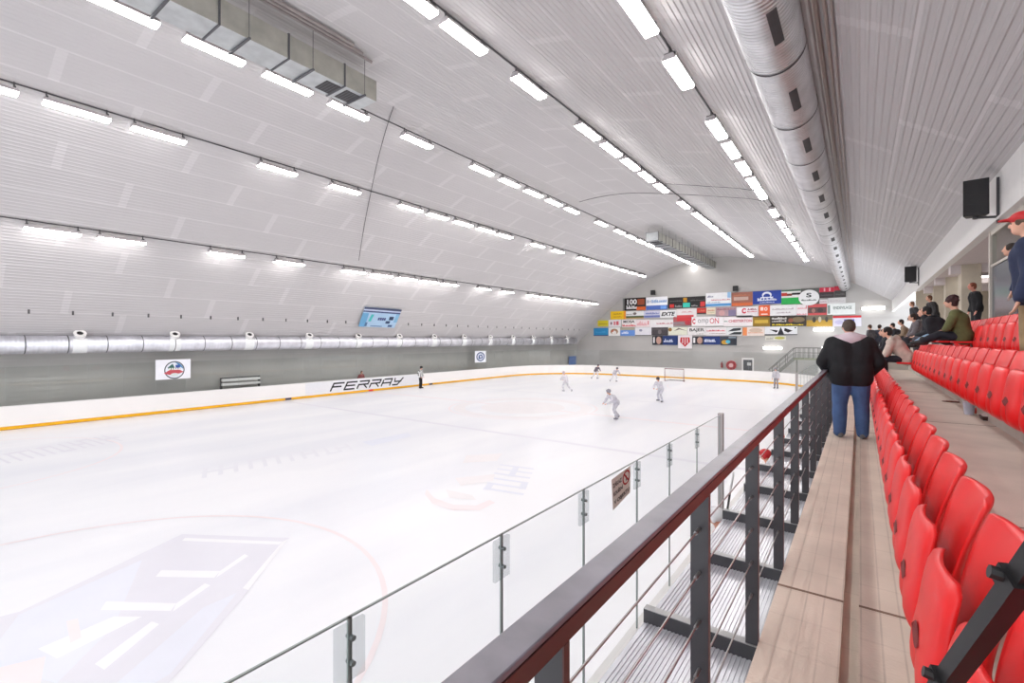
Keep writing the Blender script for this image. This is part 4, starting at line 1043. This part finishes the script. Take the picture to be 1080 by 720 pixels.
B('white banner with thin red line and a sky blue lower band', 744.5, 771, 308.5, 323.2, (238, 238, 240), [('r', 0, .03, 1, .22, (84, 150, 206)), ('r', .86, .6, .99, 1, (150, 190, 226)), ('l', .06, .68, .3, .84, (120, 120, 150)), ('l', .22, .44, .98, .55, (196, 110, 116)), ('l', .06, .27, .6, .37, (150, 170, 196))])
B('faded red-brown banner with an orange lower band', 771.8, 793.8, 308, 322.5, (160, 104, 88), [('r', 0, 0, 1, .24, (208, 106, 62)), ('r', .1, .42, .8, .66, (196, 168, 156)), ('l', .1, .72, .9, .86, (186, 120, 92))])
B('royal blue banner with white domed emblem and white letters', 794, 824, 306.5, 320.4, (40, 66, 156), [('e', .5, .68, .34, .5, (232, 234, 242)), ('e', .5, .60, .24, .36, (40, 66, 156)), ('r', .28, .45, .72, .53, (232, 234, 242)), ('l', .17, .24, .84, .47, (222, 226, 240)), ('l', .24, .08, .76, .17, (190, 198, 226))])
B('green and white banner with red and black stripes', 824.2, 844.5, 305.5, 320.7, (228, 228, 224), [('r', 0, 0, 1, .46, (44, 172, 82)), ('r', 0, .58, .3, .8, (190, 62, 46)), ('r', .55, .64, 1, .78, K), ('r', 0, .9, 1, 1, (70, 110, 84)), ('r', .3, .58, .55, .74, (120, 60, 46))])
B('dark grey banner framing the round white sign', 844.6, 864, 304, 320.5, (96, 98, 94), [])
B('round white sign with a dark curled S emblem', 842.3, 864.2, 305.5, 322, (238, 238, 238), [('t', 'S', .5, .66, .26, .28, (40, 46, 44), 0, .03), ('l', .14, .30, .86, .42, (70, 80, 78))], True, YW - .18)
B('banner with red upper half and dark lower half', 864.2, 879.8, 303, 314, (66, 58, 60), [('r', 0, .56, 1, 1, (196, 52, 72)), ('r', .3, .62, .4, .96, (230, 170, 180)), ('r', .66, .62, .76, .96, (230, 170, 180)), ('l', .1, .2, .9, .38, (96, 90, 92))])
B('charcoal banner with a red top band, last in the top row', 880, 892.2, 301.5, 313.4, (70, 68, 68), [('r', 0, .62, 1, 1, (188, 48, 66)), ('l', .1, .2, .9, .4, (100, 98, 98))])
B('small white banner under the red and dark banner', 864.5, 872.8, 315.8, 320, (226, 220, 222), [('l', .1, .3, .9, .7, (190, 150, 160))])
B('small pale grey banner below the charcoal banner', 873.4, 892, 313.8, 320, (214, 212, 212), [('l', .1, .3, .9, .7, (196, 192, 194))])
# second row
B('yellow banner with orange edge, leftmost of the second row', 644, 660, 328, 336.6, (238, 196, 26), [('r', .86, 0, 1, 1, (240, 150, 40)), ('l', .2, .6, .76, .78, (170, 120, 30)), ('l', .2, .25, .76, .4, (196, 150, 30))])
B('white banner with a green and brown landscape strip', 660.3, 679, 328, 335.8, (230, 230, 230), [('r', 0, .12, 1, .36, (78, 92, 60)), ('r', 0, 0, 1, .12, (190, 150, 90)), ('e', .5, .66, .2, .36, (120, 110, 110)), ('l', .02, .5, .36, .7, (150, 150, 150))])
B('lilac and blue banner beside the landscape one', 679.2, 696, 327.6, 335, (206, 206, 226), [('r', 0, .05, 1, .34, (110, 120, 180)), ('l', .1, .5, .95, .8, (120, 130, 186))])
B('white banner reading EXTE in slanted black letters', 696.2, 713.4, 327, 334.8, (236, 236, 236), [('t', 'EXTE', .5, .5, .86, .52, (34, 34, 40), .3, .04)])
B('white banner with fine red print and a red block below', 713.6, 734.6, 325.5, 334.2, (230, 222, 222), [('r', .02, .0, .86, .24, (206, 66, 72)), ('l', .25, .55, .8, .72, (214, 150, 156))])
B('small red banner with dark lower edge', 735.2, 744.8, 324.6, 331, (192, 54, 46), [('r', 0, 0, 1, .2, (60, 40, 40)), ('l', .15, .4, .85, .75, (226, 120, 100))])
B('pale beige banner with faint print', 745, 754.6, 324.4, 331.4, (226, 214, 192), [('l', .1, .5, .9, .75, (206, 150, 120)), ('l', .1, .2, .9, .36, (190, 186, 150))])
B('mauve banner with grey figures in the second row', 755, 776.6, 323.8, 333.8, (178, 150, 156), [('r', .62, .05, .98, .7, (130, 120, 150)), ('e', .3, .4, .3, .6, (206, 160, 160)), ('l', .05, .72, .95, .9, (150, 92, 100))])
B('white banner with a red ring letter C', 777, 799.6, 323.4, 334.4, (238, 232, 234), [('t', 'C', .34, .62, .2, .52, (206, 44, 70), 0, .06), ('l', .5, .66, .95, .86, (160, 70, 96)), ('l', .5, .48, .95, .6, (206, 80, 100))])
B('square orange-red banner with white marks', 800.4, 812, 321.8, 333.4, (232, 98, 56), [('r', .14, .52, .42, .84, (246, 220, 210)), ('e', .64, .66, .3, .34, (246, 220, 210)), ('r', .2, .14, .8, .24, (246, 220, 210)), ('e', .64, .66, .14, .16, (232, 98, 56))])
B('white banner with two lines of grey print', 812.2, 839.8, 321.5, 333.2, (234, 232, 232), [('l', .08, .58, .9, .72, (176, 160, 166)), ('l', .25, .26, .8, .38, (186, 170, 176))])
B('white banner with pink print beside the grey print', 840, 851.6, 321, 332.6, (236, 226, 228), [('l', .1, .6, .86, .74, (226, 150, 160)), ('l', .05, .06, .9, .2, (220, 130, 140)), ('r', .86, .6, .92, .9, (206, 60, 70))])
B('banner with red frame around a dark street picture', 852, 872, 320.6, 332.2, (200, 84, 86), [('r', .02, .2, .98, .72, (98, 76, 74)), ('e', .3, .42, .2, .4, (160, 120, 110)), ('e', .66, .44, .3, .4, (70, 60, 62))])
B('white banner reading ENDEVILAGE in dark green', 872.6, 902, 319.6, 331.6, (232, 236, 234), [('t', 'ENDEVILAGE', .55, .6, .66, .26, (70, 96, 90), 0, .01), ('r', .02, .1, .1, .86, (120, 140, 134))])
# third row
B('yellow-green banner, leftmost of the third row', 630.5, 641.6, 337.8, 344, (214, 198, 44), [('r', .12, .3, .9, .5, (176, 160, 40))])
B('small white banner with two tiny red marks', 641.9, 655, 337, 344.6, (232, 226, 228), [('e', .22, .5, .14, .4, (120, 90, 100)), ('r', .42, .25, .56, .75, (214, 120, 130)), ('r', .62, .25, .82, .78, (200, 90, 100))])
B('white banner with MOSA in black over red letters', 656, 671, 336.8, 344.8, (236, 228, 228), [('t', 'MOSA', .5, .72, .8, .34, (50, 42, 44), 0, .03), ('l', .04, .08, .98, .42, (214, 56, 62))])
B('pale pink banner with thin red print', 671.2, 685.3, 336.8, 344.8, (236, 220, 222), [('l', .05, .2, .8, .8, (226, 160, 166)), ('r', .86, .3, .92, .8, (206, 60, 66))])
B('long white banner with one line of dark red print', 685.5, 710, 337, 345, (234, 230, 231), [('l', .3, .42, .98, .60, (190, 70, 90))])
B('red and grey picture banner under the red block', 710.2, 729.4, 333.8, 343, (176, 92, 96), [('r', 0, .05, .8, .42, (150, 130, 134)), ('r', .2, .5, .98, .92, (206, 56, 62)), ('e', .78, .3, .3, .5, (190, 60, 72))])
B('long white banner reading CompON in grey and red', 729.6, 763, 333.8, 343.6, (240, 236, 237), [('t', 'C', .07, .52, .10, .6, (206, 44, 64), 0, .05), ('t', 'omp', .37, .44, .34, .6, (140, 136, 140), 0, 0), ('t', 'ON', .72, .54, .28, .58, (210, 40, 66), 0, 0)])
B('white banner reading CHESTERTON in red letters', 763.2, 793.8, 332.8, 343.8, (240, 232, 233), [('t', 'CHESTERTON', .58, .5, .80, .26, (190, 48, 72), 0, .025), ('l', .02, .42, .16, .58, (150, 170, 160))])
B('gold and brown banner in the third row', 794, 812, 333, 344, (150, 118, 42), [('r', .1, .3, .9, .62, (206, 172, 70)), ('r', 0, .86, 1, 1, (96, 76, 40))])
B('dark banner with white letters and yellow print below', 812.2, 850.4, 332.6, 344, (66, 58, 52), [('l', .05, .66, .46, .88, (222, 218, 214)), ('l', .05, .42, .46, .6, (206, 200, 196)), ('l', .06, .08, .92, .26, (226, 200, 50)), ('e', .78, .6, .36, .5, (130, 112, 84)), ('e', .58, .55, .14, .4, (150, 90, 70))])
B('yellow field picture banner with dark figures', 850.6, 878, 332.2, 344, (186, 150, 62), [('r', 0, .56, 1, 1, (120, 112, 96)), ('e', .3, .6, .14, .5, (70, 66, 60)), ('e', .52, .62, .12, .5, (206, 196, 170)), ('e', .78, .62, .12, .5, (80, 76, 70))])
B('white banner with red top stripe and blue picture', 878.4, 908.5, 332.8, 344, (220, 216, 230), [('r', 0, .80, 1, 1, (206, 50, 56)), ('r', .4, .25, .76, .66, (84, 84, 166)), ('e', .22, .4, .3, .4, (196, 190, 220))])
# fourth row
B('sky blue banner, leftmost of the fourth row', 626.2, 641.6, 345.8, 354, (44, 136, 190), [('r', 0, 0, 1, .1, (40, 70, 130)), ('l', .15, .4, .85, .6, (66, 156, 206))])
B('white banner with a brown arched emblem', 641.9, 654, 345.2, 354, (236, 234, 232), [('e', .5, .5, .66, .7, (170, 130, 100)), ('e', .5, .36, .4, .5, (232, 226, 222)), ('e', .36, .56, .16, .2, (196, 70, 60))])
B('light blue banner with white letters', 654.3, 669.6, 345.2, 354, (104, 146, 216), [('r', 0, .68, 1, 1, (176, 170, 150)), ('l', .1, .24, .56, .56, (232, 238, 248))])
B('white banner with a small grey emblem', 669.9, 687, 345.2, 354, (228, 226, 232), [('e', .35, .66, .2, .3, (150, 150, 170)), ('r', 0, 0, 1, .10, (110, 110, 110))])
B('dark grey banner above the left navy one', 687.3, 704.6, 345.2, 353.6, (72, 66, 70), [('e', .5, .45, .22, .6, (110, 104, 106)), ('l', .05, .7, .95, .85, (96, 90, 92))])
B('pale green banner with a brown swoosh', 704.9, 724.8, 345, 353, (226, 226, 208), [('p', [(.3, .5), (.55, .92), (1, .5), (.6, .72)], (110, 96, 90)), ('e', .1, .7, .2, .5, (150, 110, 60))])
B('white banner reading BAJER in dark grey', 725.4, 744, 344.8, 353.2, (234, 230, 229), [('t', 'BAJER', .52, .6, .84, .5, (70, 68, 66), 0, .03), ('l', .5, .1, .92, .22, (140, 136, 134))])
B('white banner with red print underlined in grey', 744.2, 766, 345, 353.6, (236, 230, 231), [('l', .06, .5, .94, .72, (214, 56, 72)), ('l', .2, .2, .98, .3, (170, 150, 150))])
B('white banner with black wing emblem and stripe', 766.2, 782.6, 344.8, 353.6, (226, 228, 228), [('p', [(.1, .5), (.45, .85), (.95, .9), (.9, .6), (.4, .5)], (56, 58, 62)), ('p', [(.12, .1), (.5, .4), (.98, .42), (.95, .1)], (46, 48, 52))])
B('white banner with an orange square at its end', 783.4, 806.4, 344.6, 354.2, (236, 220, 210), [('r', 0, .05, .2, .95, (230, 140, 84)), ('e', .6, .62, .6, .5, (214, 190, 170)), ('l', .26, .3, .95, .44, (226, 176, 150))])
B('white banner with a black winged tribal emblem', 806.6, 841, 344.2, 353.2, (234, 234, 236), [('p', [(.15, .66), (.36, .3), (.42, .5), (.36, .58)], K), ('p', [(.5, .95), (.4, .1), (.6, .1)], (44, 44, 50)), ('p', [(.62, .82), (.86, .5), (.72, .28), (.6, .5)], K), ('r', 0, 0, 1, .1, (60, 62, 66)), ('e', .94, .84, .05, .16, K)])
B('small pale banner with yellow print under the winged emblem', 807, 829, 354, 358.6, (218, 216, 204), [('l', .05, .15, .4, .85, (170, 168, 160)), ('e', .7, .5, .5, .6, (190, 186, 90))])
# bottom row
B('navy banner with round portrait patch, under the dark grey one', 688, 714.8, 354, 363.6, (34, 56, 112), [('r', 0, 0, .42, 1, (44, 42, 50)), ('r', .04, .2, .1, .85, WHT), ('e', .26, .5, .2, .85, (190, 150, 136)), ('l', .46, .3, .82, .68, (206, 214, 236))])
B('white square banner with a red shield crest', 715.2, 730, 353.4, 367.4, (236, 230, 232), [('p', [(.18, .84), (.82, .84), (.86, .5), (.5, .12), (.14, .5)], (196, 48, 56)), ('r', .3, .4, .36, .78, (236, 220, 222)), ('r', .47, .3, .53, .8, (236, 220, 222)), ('r', .64, .4, .70, .78, (236, 220, 222))])
B('navy banner with portrait patch right of the crest', 730.4, 759.6, 354.6, 363.2, (32, 54, 116), [('r', 0, 0, .40, 1, (46, 44, 52)), ('r', .03, .2, .1, .85, WHT), ('e', .27, .5, .2, .85, (190, 150, 136)), ('l', .44, .3, .84, .70, (214, 220, 238))])
B('dark banner with yellow and cyan picture, last of the bottom row', 760, 777, 354.6, 364, (58, 66, 78), [('e', .3, .35, .5, .5, (206, 160, 60)), ('e', .46, .4, .3, .4, (90, 180, 206)), ('r', .66, .1, .97, .7, (44, 46, 56)), ('r', .5, .8, .96, .98, (140, 150, 160))])

# signs on the left side of the hall
def wall_sign(name, label, cat, u0, u1, v0, v1, x, bg, draw):
    y0, y1 = y_at(u0, x), y_at(u1, x); uc = (u0 + u1) / 2; zt, zb = on_x(uc, v0, x).z, on_x(uc, v1, x).z
    t = thing(name, label, cat, (x, (y0 + y1) / 2, zb)); W, Hh = y1 - y0, zt - zb
    mb = MB(); mb.box(-.02, .0, -W / 2, W / 2, 0, Hh); mb.build('sheet', cmat(bg), t); draw(t, W, Hh)
def disc(t, x, cy, cz, ry, rz_, rgb, name='emblem', a0=0, a1=2 * PI):
    n = 40; full = a1 - a0 > 6.2; vs = [(x, cy + ry * math.cos(a0 + (a1 - a0) * k / n), cz + rz_ * math.sin(a0 + (a1 - a0) * k / n)) for k in range(n + (0 if full else 1))]
    mb = MB(); mb.add(vs, [tuple(range(len(vs)))]); return mb.build(name, cmat(rgb), t)
def fq(t, x, pts, rgb, name='emblem'):
    mb = MB(); mb.add([(x, *p) for p in pts], [tuple(range(len(pts)))]); return mb.build(name, cmat(rgb), t)
def d1_(t, W, Hh):
    cy, cz, r1, r2 = W * .03, Hh * .46, W * .28, Hh * .44
    disc(t, .002, cy, cz, r1 * 1.04, r2 * 1.03, (62, 70, 76)); disc(t, .004, cy, cz, r1 * .93, r2 * .9, (226, 230, 238)); disc(t, .006, cy, cz, r1 * .9, r2 * .88, (70, 130, 180), a0=.1, a1=1.5)
    fq(t, .008, [(cy - r1 * .7, cz + r2 * .3), (cy - r1 * .2, cz + r2 * .75), (cy + r1 * .1, cz + r2 * .1), (cy - r1 * .5, cz)], (50, 96, 90)); fq(t, .010, [(cy + r1 * .1, cz + r2 * .6), (cy + r1 * .55, cz + r2 * .6), (cy + r1 * .6, cz + r2 * .1), (cy + r1 * .1, cz + r2 * .1)], (54, 84, 156))
    fq(t, .012, [(cy - r1 * 1.1, cz - r2 * .35), (cy - r1 * .5, cz + r2 * .02), (cy + r1 * .5, cz + r2 * .02), (cy + r1 * .95, cz - r2 * .25), (cy + r1 * .5, cz - r2 * .42), (cy - r1 * .5, cz - r2 * .55)], (196, 84, 92))
    for k in range(5): fq(t, .014, [(cy + r1 * (-.55 + .24 * k), cz + r2 * .02), (cy + r1 * (-.41 + .24 * k), cz + r2 * .02), (cy + r1 * (-.41 + .24 * k), cz + r2 * .26), (cy + r1 * (-.55 + .24 * k), cz + r2 * .26)], (240, 236, 226), 'lettering')
    disc(t, .0145, cy, cz - r2 * .55, r1 * .42, r2 * .2, (214, 222, 220))
wall_sign('wall_banner', 'white banner with round blue and red club emblem above the left boards', 'banner', 164, 201, 379, 399.6, -31.95, (236, 236, 242), d1_)
def d2_(t, W, Hh):
    disc(t, .002, 0, Hh * .5, W * .38, Hh * .4, (52, 74, 120)); disc(t, .004, 0, Hh * .5, W * .3, Hh * .31, (206, 212, 226)); fq(t, .006, [(-W * .2, Hh * .3), (W * .2, Hh * .36), (W * .12, Hh * .7), (-W * .16, Hh * .62)], (60, 84, 132)); fq(t, .008, [(-W * .05, Hh * .4), (W * .08, Hh * .42), (W * .05, Hh * .6), (-W * .06, Hh * .56)], (226, 228, 236))
wall_sign('wall_banner', 'small white banner with round dark blue emblem farther along the left side', 'banner', 501, 512.5, 370, 382, -31.95, (234, 236, 242), d2_)
wall_sign('wall_sign', 'plain blue sign in the far left corner behind the boards', 'sign', 600, 607.5, 375.5, 384.5, -32.75, (92, 122, 178), lambda t, W, Hh: fq(t, .003, [(-W * .35, Hh * .62), (W * .35, Hh * .62), (W * .35, Hh * .74), (-W * .35, Hh * .74)], (110, 140, 192), 'print_line'))
# blue banner lying against the curved roof
c4 = [roof_hit(u, v, .004) for u, v in ((377.5, 343.6), (415.5, 345.2), (423.5, 326.0), (384.5, 322.8))]
def bil(s, t, off=0.):
    p = (c4[0] * (1 - s) + c4[1] * s) * (1 - t) + (c4[3] * (1 - s) + c4[2] * s) * t
    return p + nrm * off
nrm = (c4[1] - c4[0]).cross(c4[3] - c4[0]).normalized()
if nrm.x < 0: nrm = -nrm
rb = thing('roof_banner', 'blue banner with dark top stripe fixed to the curved roof', 'banner', c4[0]); o0 = rb.location.copy()
def bq(name, rgb, s0, s1, t0, t1, off, sk=0.):
    mb = MB(); mb.add([bil(s0, t0, off), bil(s1, t0, off), bil(s1 + sk, t1, off), bil(s0 + sk, t1, off)], [(0, 1, 2, 3)]); mb.build(name, cmat(rgb), rb, o0)
bq('sheet', (176, 206, 232), 0, 1, 0, 1, .06)
bq('dark_stripe', (66, 74, 104), 0, 1, .9, 1, .075); bq('dark_stripe', (54, 66, 116), 0, 1, .76, .83, .075); bq('pale_stripe', (190, 200, 222), 0, 1, .83, .9, .075)
bq('blue_patch', (110, 170, 210), 0, .16, 0, .7, .07); bq('blue_patch', (130, 180, 214), .9, 1, .3, .76, .07)
bq('emblem', (80, 190, 190), .2, .27, .3, .66, .08, .03); bq('emblem', (40, 60, 96), .74, .86, .42, .60, .08); bq('emblem', (56, 76, 112), .68, .80, .22, .36, .08); bq('emblem', (70, 96, 140), .78, .9, .05, .16, .08); bq('emblem', (90, 120, 160), .14, .2, .04, .24, .08)
for k in range(4): bq('lettering', (70, 76, 130), .44 + .055 * k, .485 + .055 * k, .38, .52, .08)
bq('print_line', (120, 150, 190), .3, .62, .04, .09, .08)
# small no-smoking sheet on the near glass
gx = XR + .065
q4 = [on_x(u, v, gx) for u, v in ((646.6, 538.2), (664.6, 519), (664.8, 491), (644.8, 505.8))]
ns = thing('glass_notice', 'beige no-smoking notice with red crossed circle stuck on the near glass', 'notice', q4[0]); o0 = ns.location.copy()
def gb(s, t, off=0.): return (q4[0] * (1 - s) + q4[1] * s) * (1 - t) + (q4[3] * (1 - s) + q4[2] * s) * t + V(off, 0, 0)
mb = MB(); mb.add([gb(0, 0), gb(1, 0), gb(1, 1), gb(0, 1)], [(0, 1, 2, 3)]); mb.build('sheet', cmat((246, 240, 232)), ns, o0)
mb = MB(); n = 28; vs = []
for k in range(n):
    a = 2 * PI * k / n
    for r in (.155, .20): vs.append(gb(.76 + r * math.cos(a) * 1.05, .70 + r * math.sin(a) * 1.25, .003))
mb.add(vs, [(2 * k, 2 * k + 1, (2 * k + 3) % (2 * n), (2 * k + 2) % (2 * n)) for k in range(n)])
mb.add([gb(.62, .84, .003), gb(.66, .88, .003), gb(.90, .56, .003), gb(.86, .52, .003)], [(0, 1, 2, 3)]); mb.build('ban_symbol', cmat((190, 36, 44)), ns, o0)
mb = MB(); mb.add([gb(.74, .58, .002), gb(.79, .58, .002), gb(.78, .76, .002), gb(.75, .76, .002)], [(0, 1, 2, 3)]); mb.build('cigarette', cmat((50, 44, 42)), ns, o0)
for txt, cy, x0, x1, hh in (('ZÁKAZ', .78, .05, .50, .17), ('KOUŘENÍ', .50, .06, .56, .17), ('V OBJEKTU', .18, .07, .93, .17)):
    t = text_mesh(txt, x1 - x0, hh, lambda x, y: gb((x0 + x1) / 2 + x, cy + y, .003), 0, .03); t.build('lettering', cmat((74, 62, 58)), ns, o0)

# ------------------------------------------------------------------ things along the end wall
def tube_light(u0, u1, v, label, y=YW - .25):
    a, b = on_y(u0, v, y), on_y(u1, v, y); t = thing('wall_light', label, 'light', ((a.x + b.x) / 2, y, a.z), 0); w = b.x - a.x
    mb = MB(); mb.box(-w / 2, w / 2, -.09, .09, -.16, .16, bev=.05); mb.build('diffuser', M_TUBE, t)
    mb = MB(); mb.box(-w / 2 - .03, w / 2 + .03, .07, .22, -.13, .13); mb.build('housing', M_HOUS, t)
tube_light(909, 933.5, 325.2, 'lit wall light highest on the end wall near the fascia')
tube_light(858, 879.5, 347.2, 'lit wall light on the end wall under the third row of banners')
tube_light(805, 824.8, 366.8, 'lowest lit wall light on the end wall above the stair rail')
tube_light(866.5, 872.5, 367.3, 'shortest lit wall light on the end wall beside the stair platform')
def on_wall(u, v): return on_y(u, v, YW - .06)
a, b = on_wall(782.5, 393), on_wall(795, 377.5)
dr = thing('notice_panel', 'dark grey panel in a white frame on the end wall', 'panel', (a.x, YW - .06, a.z)); w, hh = b.x - a.x, b.z - a.z
mb = MB(); mb.box(0, w, -.04, .05, 0, hh); mb.build('frame', M_WHITE, dr); mb = MB(); mb.box(w * .12, w * .88, -.05, -.04, 0, hh * .88); mb.build('panel', mat('panel_dark', (84, 84, 88), .4, noise=.06), dr)
mb = MB(); mb.box(w * .45, w * .78, -.056, -.05, hh * .5, hh * .7); mb.build('label_sheet', cmat((206, 206, 206)), dr)
c = on_wall(771.5, 385); rr_ = .55
hs = thing('fire_hose_reel', 'round red fire hose reel on the end wall left of the dark panel', 'hose reel', (c.x, YW - .22, c.z))
mb = MB(); mb.tube([(0, -.10, 0), (0, .08, 0)], rr_, 24); mb.build('drum', cmat((196, 50, 56), .5), hs); mb = MB(); mb.tube([(0, -.12, 0), (0, -.10, 0)], rr_ * .45, 18); mb.build('hub', cmat((226, 180, 180), .5), hs)
mb = MB(); mb.tube([(rr_ * .72 * math.cos(2 * PI * k / 20), -.11, rr_ * .72 * math.sin(2 * PI * k / 20)) for k in range(21)], .07, 8); mb.build('hose', cmat((150, 40, 46), .5), hs)
c = on_wall(761.5, 384.5)
ex = thing('fire_extinguisher', 'small red fire extinguisher on the end wall beside the hose reel', 'extinguisher', (c.x, YW - .16, c.z - .35))
mb = MB(); mb.tube([(0, 0, 0), (0, 0, .02), (0, 0, .55), (0, 0, .66)], [.10, .13, .13, .05], 14); mb.build('cylinder', cmat((150, 54, 54), .4), ex, smooth=False); mb = MB(); mb.tube([(0, 0, .66), (0, 0, .74)], .035, 8); mb.box(-.03, .12, -.02, .02, .72, .76); mb.build('valve', M_BLACK, ex)
# stair with platform and railing in the far right corner
sx0, sx1 = on_y(826, 392, 57).x, on_y(860, 392, 57).x; pz = on_y(845, 377.5, 57).z; px = on_y(838, 377, 57).x
st = thing('end_stair', 'grey metal stair with green-edged platform and railing by the end wall', 'stair', (sx0, 57, ICE)); o0 = st.location.copy()
mb = MB(); mb.box(px, sx1 + 2.0, 56, 58, pz - .15, pz); mb.build('platform', mat('greenish_steel', (150, 154, 132), .6, noise=.08), st, o0)
mb = MB(); n = 12; xs = on_y(812, 392, 57).x
for k in range(n):
    f = k / n; x = xs + (px - xs) * f; z = ICE + (pz - ICE) * (k + 1) / n; mb.box(x, x + (px - xs) / n, 56.2, 57.8, z - .06, z)
mb.bar((xs, 56.2, ICE), (px, 56.2, pz - .05), .08, .24); mb.bar((xs, 57.8, ICE), (px, 57.8, pz - .05), .08, .24); mb.build('flight', mat('stair_steel', (140, 140, 134), .6, noise=.08), st, o0)
mb = MB()
for yy in (56.1, 57.9):
    mb.tube([(xs, yy, ICE + 1.05), (px, yy, pz + 1.05), (sx1 + 1.9, yy, pz + 1.05)], .035, 6); mb.tube([(xs, yy, ICE + .55), (px, yy, pz + .55), (sx1 + 1.9, yy, pz + .55)], .02, 6)
    k = px
    while k < sx1 + 2: mb.tube([(k, yy, pz), (k, yy, pz + 1.05)], .028, 6); k += .42
    for f in (.05, .35, .68): mb.tube([(xs + (px - xs) * f, yy, ICE + (pz - ICE) * f), (xs + (px - xs) * f, yy, ICE + 1.05 + (pz - ICE) * f)], .025, 6)
mb.build('railing', mat('stair_rail', (112, 112, 108), .5, noise=.05), st, o0)
for x in (px + .2, sx1 + 1.8):
    mb = MB(); mb.box(x - .06, x + .06, 56.9, 57.1, ICE, pz - .15); mb.build('support_post', MATS['stair_steel'], st, o0)
wp = on_y(864.5, 391, 50); mb = MB(); mb.box(-.12, .12, -.12, .12, 0, 1.5, bev=.02); o = mb.build('white_post', M_WHITE); o.location = (wp.x, 50, ICE + 1.1); o.location = (on_y(864.5, 391, 50).x, 50, wp.z - .2); tag(o, 'short white post at the far end beyond the railing', 'post')
mb = MB(); mb.box(-.3, .3, -.3, .3, ICE - (wp.z - .2), 0)
mb.build('plinth', M_RISER, o)

# concourse lights
for i, (u, v, x) in enumerate(((1042, 283, 4.4), (1034, 268, 4.4), (985, 317, 4.6))):
    y = min(31., y_at(u, x)); t = thing('concourse_light', ['lit tube light on the concourse ceiling behind the pale post', 'second lit tube light on the concourse ceiling, behind the wide pillar', 'farthest lit tube light on the concourse ceiling'][i], 'light', (x, y, H + 2.70))
    mb = MB(); mb.box(-.75, .75, -.10, .10, -.06, .0); mb.build('diffuser', M_TUBE, t); mb = MB(); mb.box(-.77, .77, -.12, .12, .0, .06); mb.build('housing', M_HOUS, t)

# bench behind the left boards
bx = -32.5; y0, y1 = y_at(234, bx), y_at(274, bx)
be = thing('penalty_bench', 'grey slatted rack standing behind the left board glass', 'bench', (bx, (y0 + y1) / 2, ICE)); o0 = be.location.copy()
for z in (1.28, 1.56):
    mb = MB(); mb.box(bx - .10, bx + .06, y0, y1, ICE + z, ICE + z + .16); mb.build('slat', mat('bench_slat', (222, 222, 220), .5, noise=.04), be, o0)
for yy in (y0, y1):
    mb = MB(); mb.box(bx - .16, bx - .08, yy - .06, yy + .06, ICE, ICE + 1.8); mb.build('leg', M_DARK, be, o0)
mb = MB(); mb.box(bx - .16, bx - .08, y0, y1, ICE + 1.74, ICE + 1.8); mb.build('top_bar', M_DARK, be, o0)

# goal in front of the far boards
gc = on_z(711, 402, ICE); gl = thing('hockey_goal', 'hockey goal with dark posts and white net before the far boards', 'goal', gc)
R_ = .04; w = .95
mb = MB(); mb.tube([(-w, 0, 0), (-w, 0, 1.25), (w, 0, 1.25), (w, 0, 0)], R_, 10); mb.build('goal_frame', cmat((120, 60, 62), .4), gl)
mb = MB(); mb.tube([(-w, 0, .03), (-w * .8, 1.0, .03), (w * .8, 1.0, .03), (w, 0, .03)], .035, 8); mb.tube([(-w, 0, 1.22), (-w * .7, .55, 1.22), (w * .7, .55, 1.22), (w, 0, 1.22)], .022, 8); mb.build('base_frame', cmat((90, 84, 88), .4), gl)
mb = MB()
for k in range(21):
    t = k / 20; xa = -w * .7 + 1.4 * w * t; xb = -w * .8 + 1.6 * w * t; mb.tube([(xa, .55, 1.22), (xb, 1.0, .03)], .006, 4)
for k in range(12):
    t = k / 11; y = .55 + .45 * t; z = 1.22 - 1.19 * t; ww = w * (.7 + .1 * t); mb.tube([(-w, 0, z), (-ww, y, z), (ww, y, z), (w, 0, z)], .006, 4)
mb.build('net', cmat((206, 204, 208)), gl)
# stick resting at the bench
sp, sq = on_x(768, 532, -1.75), on_x(773, 500, -1.80)
hk = thing('hockey_stick', 'hockey stick with white taped blade raised beside the red bench player', 'hockey stick', sp)
mb = MB(); mb.bar(sp + (sp - sq) * 2.0, sp + (sq - sp) * .35, .03, .022); mb.build('shaft', M_BLACK, hk, sp)
mb = MB(); mb.bar(sp + (sq - sp) * .30, sq + V(0, .05, 0), .02, .085); mb.build('blade', cmat((226, 226, 228)), hk, sp)


# ------------------------------------------------------------------ light, camera
w = bpy.data.worlds.new('World'); S.world = w; w.use_nodes = True
w.node_tree.nodes['Background'].inputs[0].default_value = (.92, .95, 1, 1)
w.node_tree.nodes['Background'].inputs[1].default_value = 2.2
cam = bpy.data.cameras.new('camera'); co = bpy.data.objects.new('camera', cam); C.objects.link(co)
co.location = (0, 0, H); co.rotation_euler = (PI / 2, 0, TH)
cam.sensor_width = 36; cam.lens = F / 1080 * 36; cam.shift_y = -(360 - V0) / 1080; cam.clip_start = .05; cam.clip_end = 300
S.camera = co
S.view_settings.view_transform = 'Standard'
S.view_settings.look = 'None'
S.view_settings.exposure = EXPOSURE
S.cycles.max_bounces = 8; S.cycles.diffuse_bounces = 4; S.cycles.transparent_max_bounces = 24
S.cycles.use_denoising = True
S.cycles.sample_clamp_indirect = 6
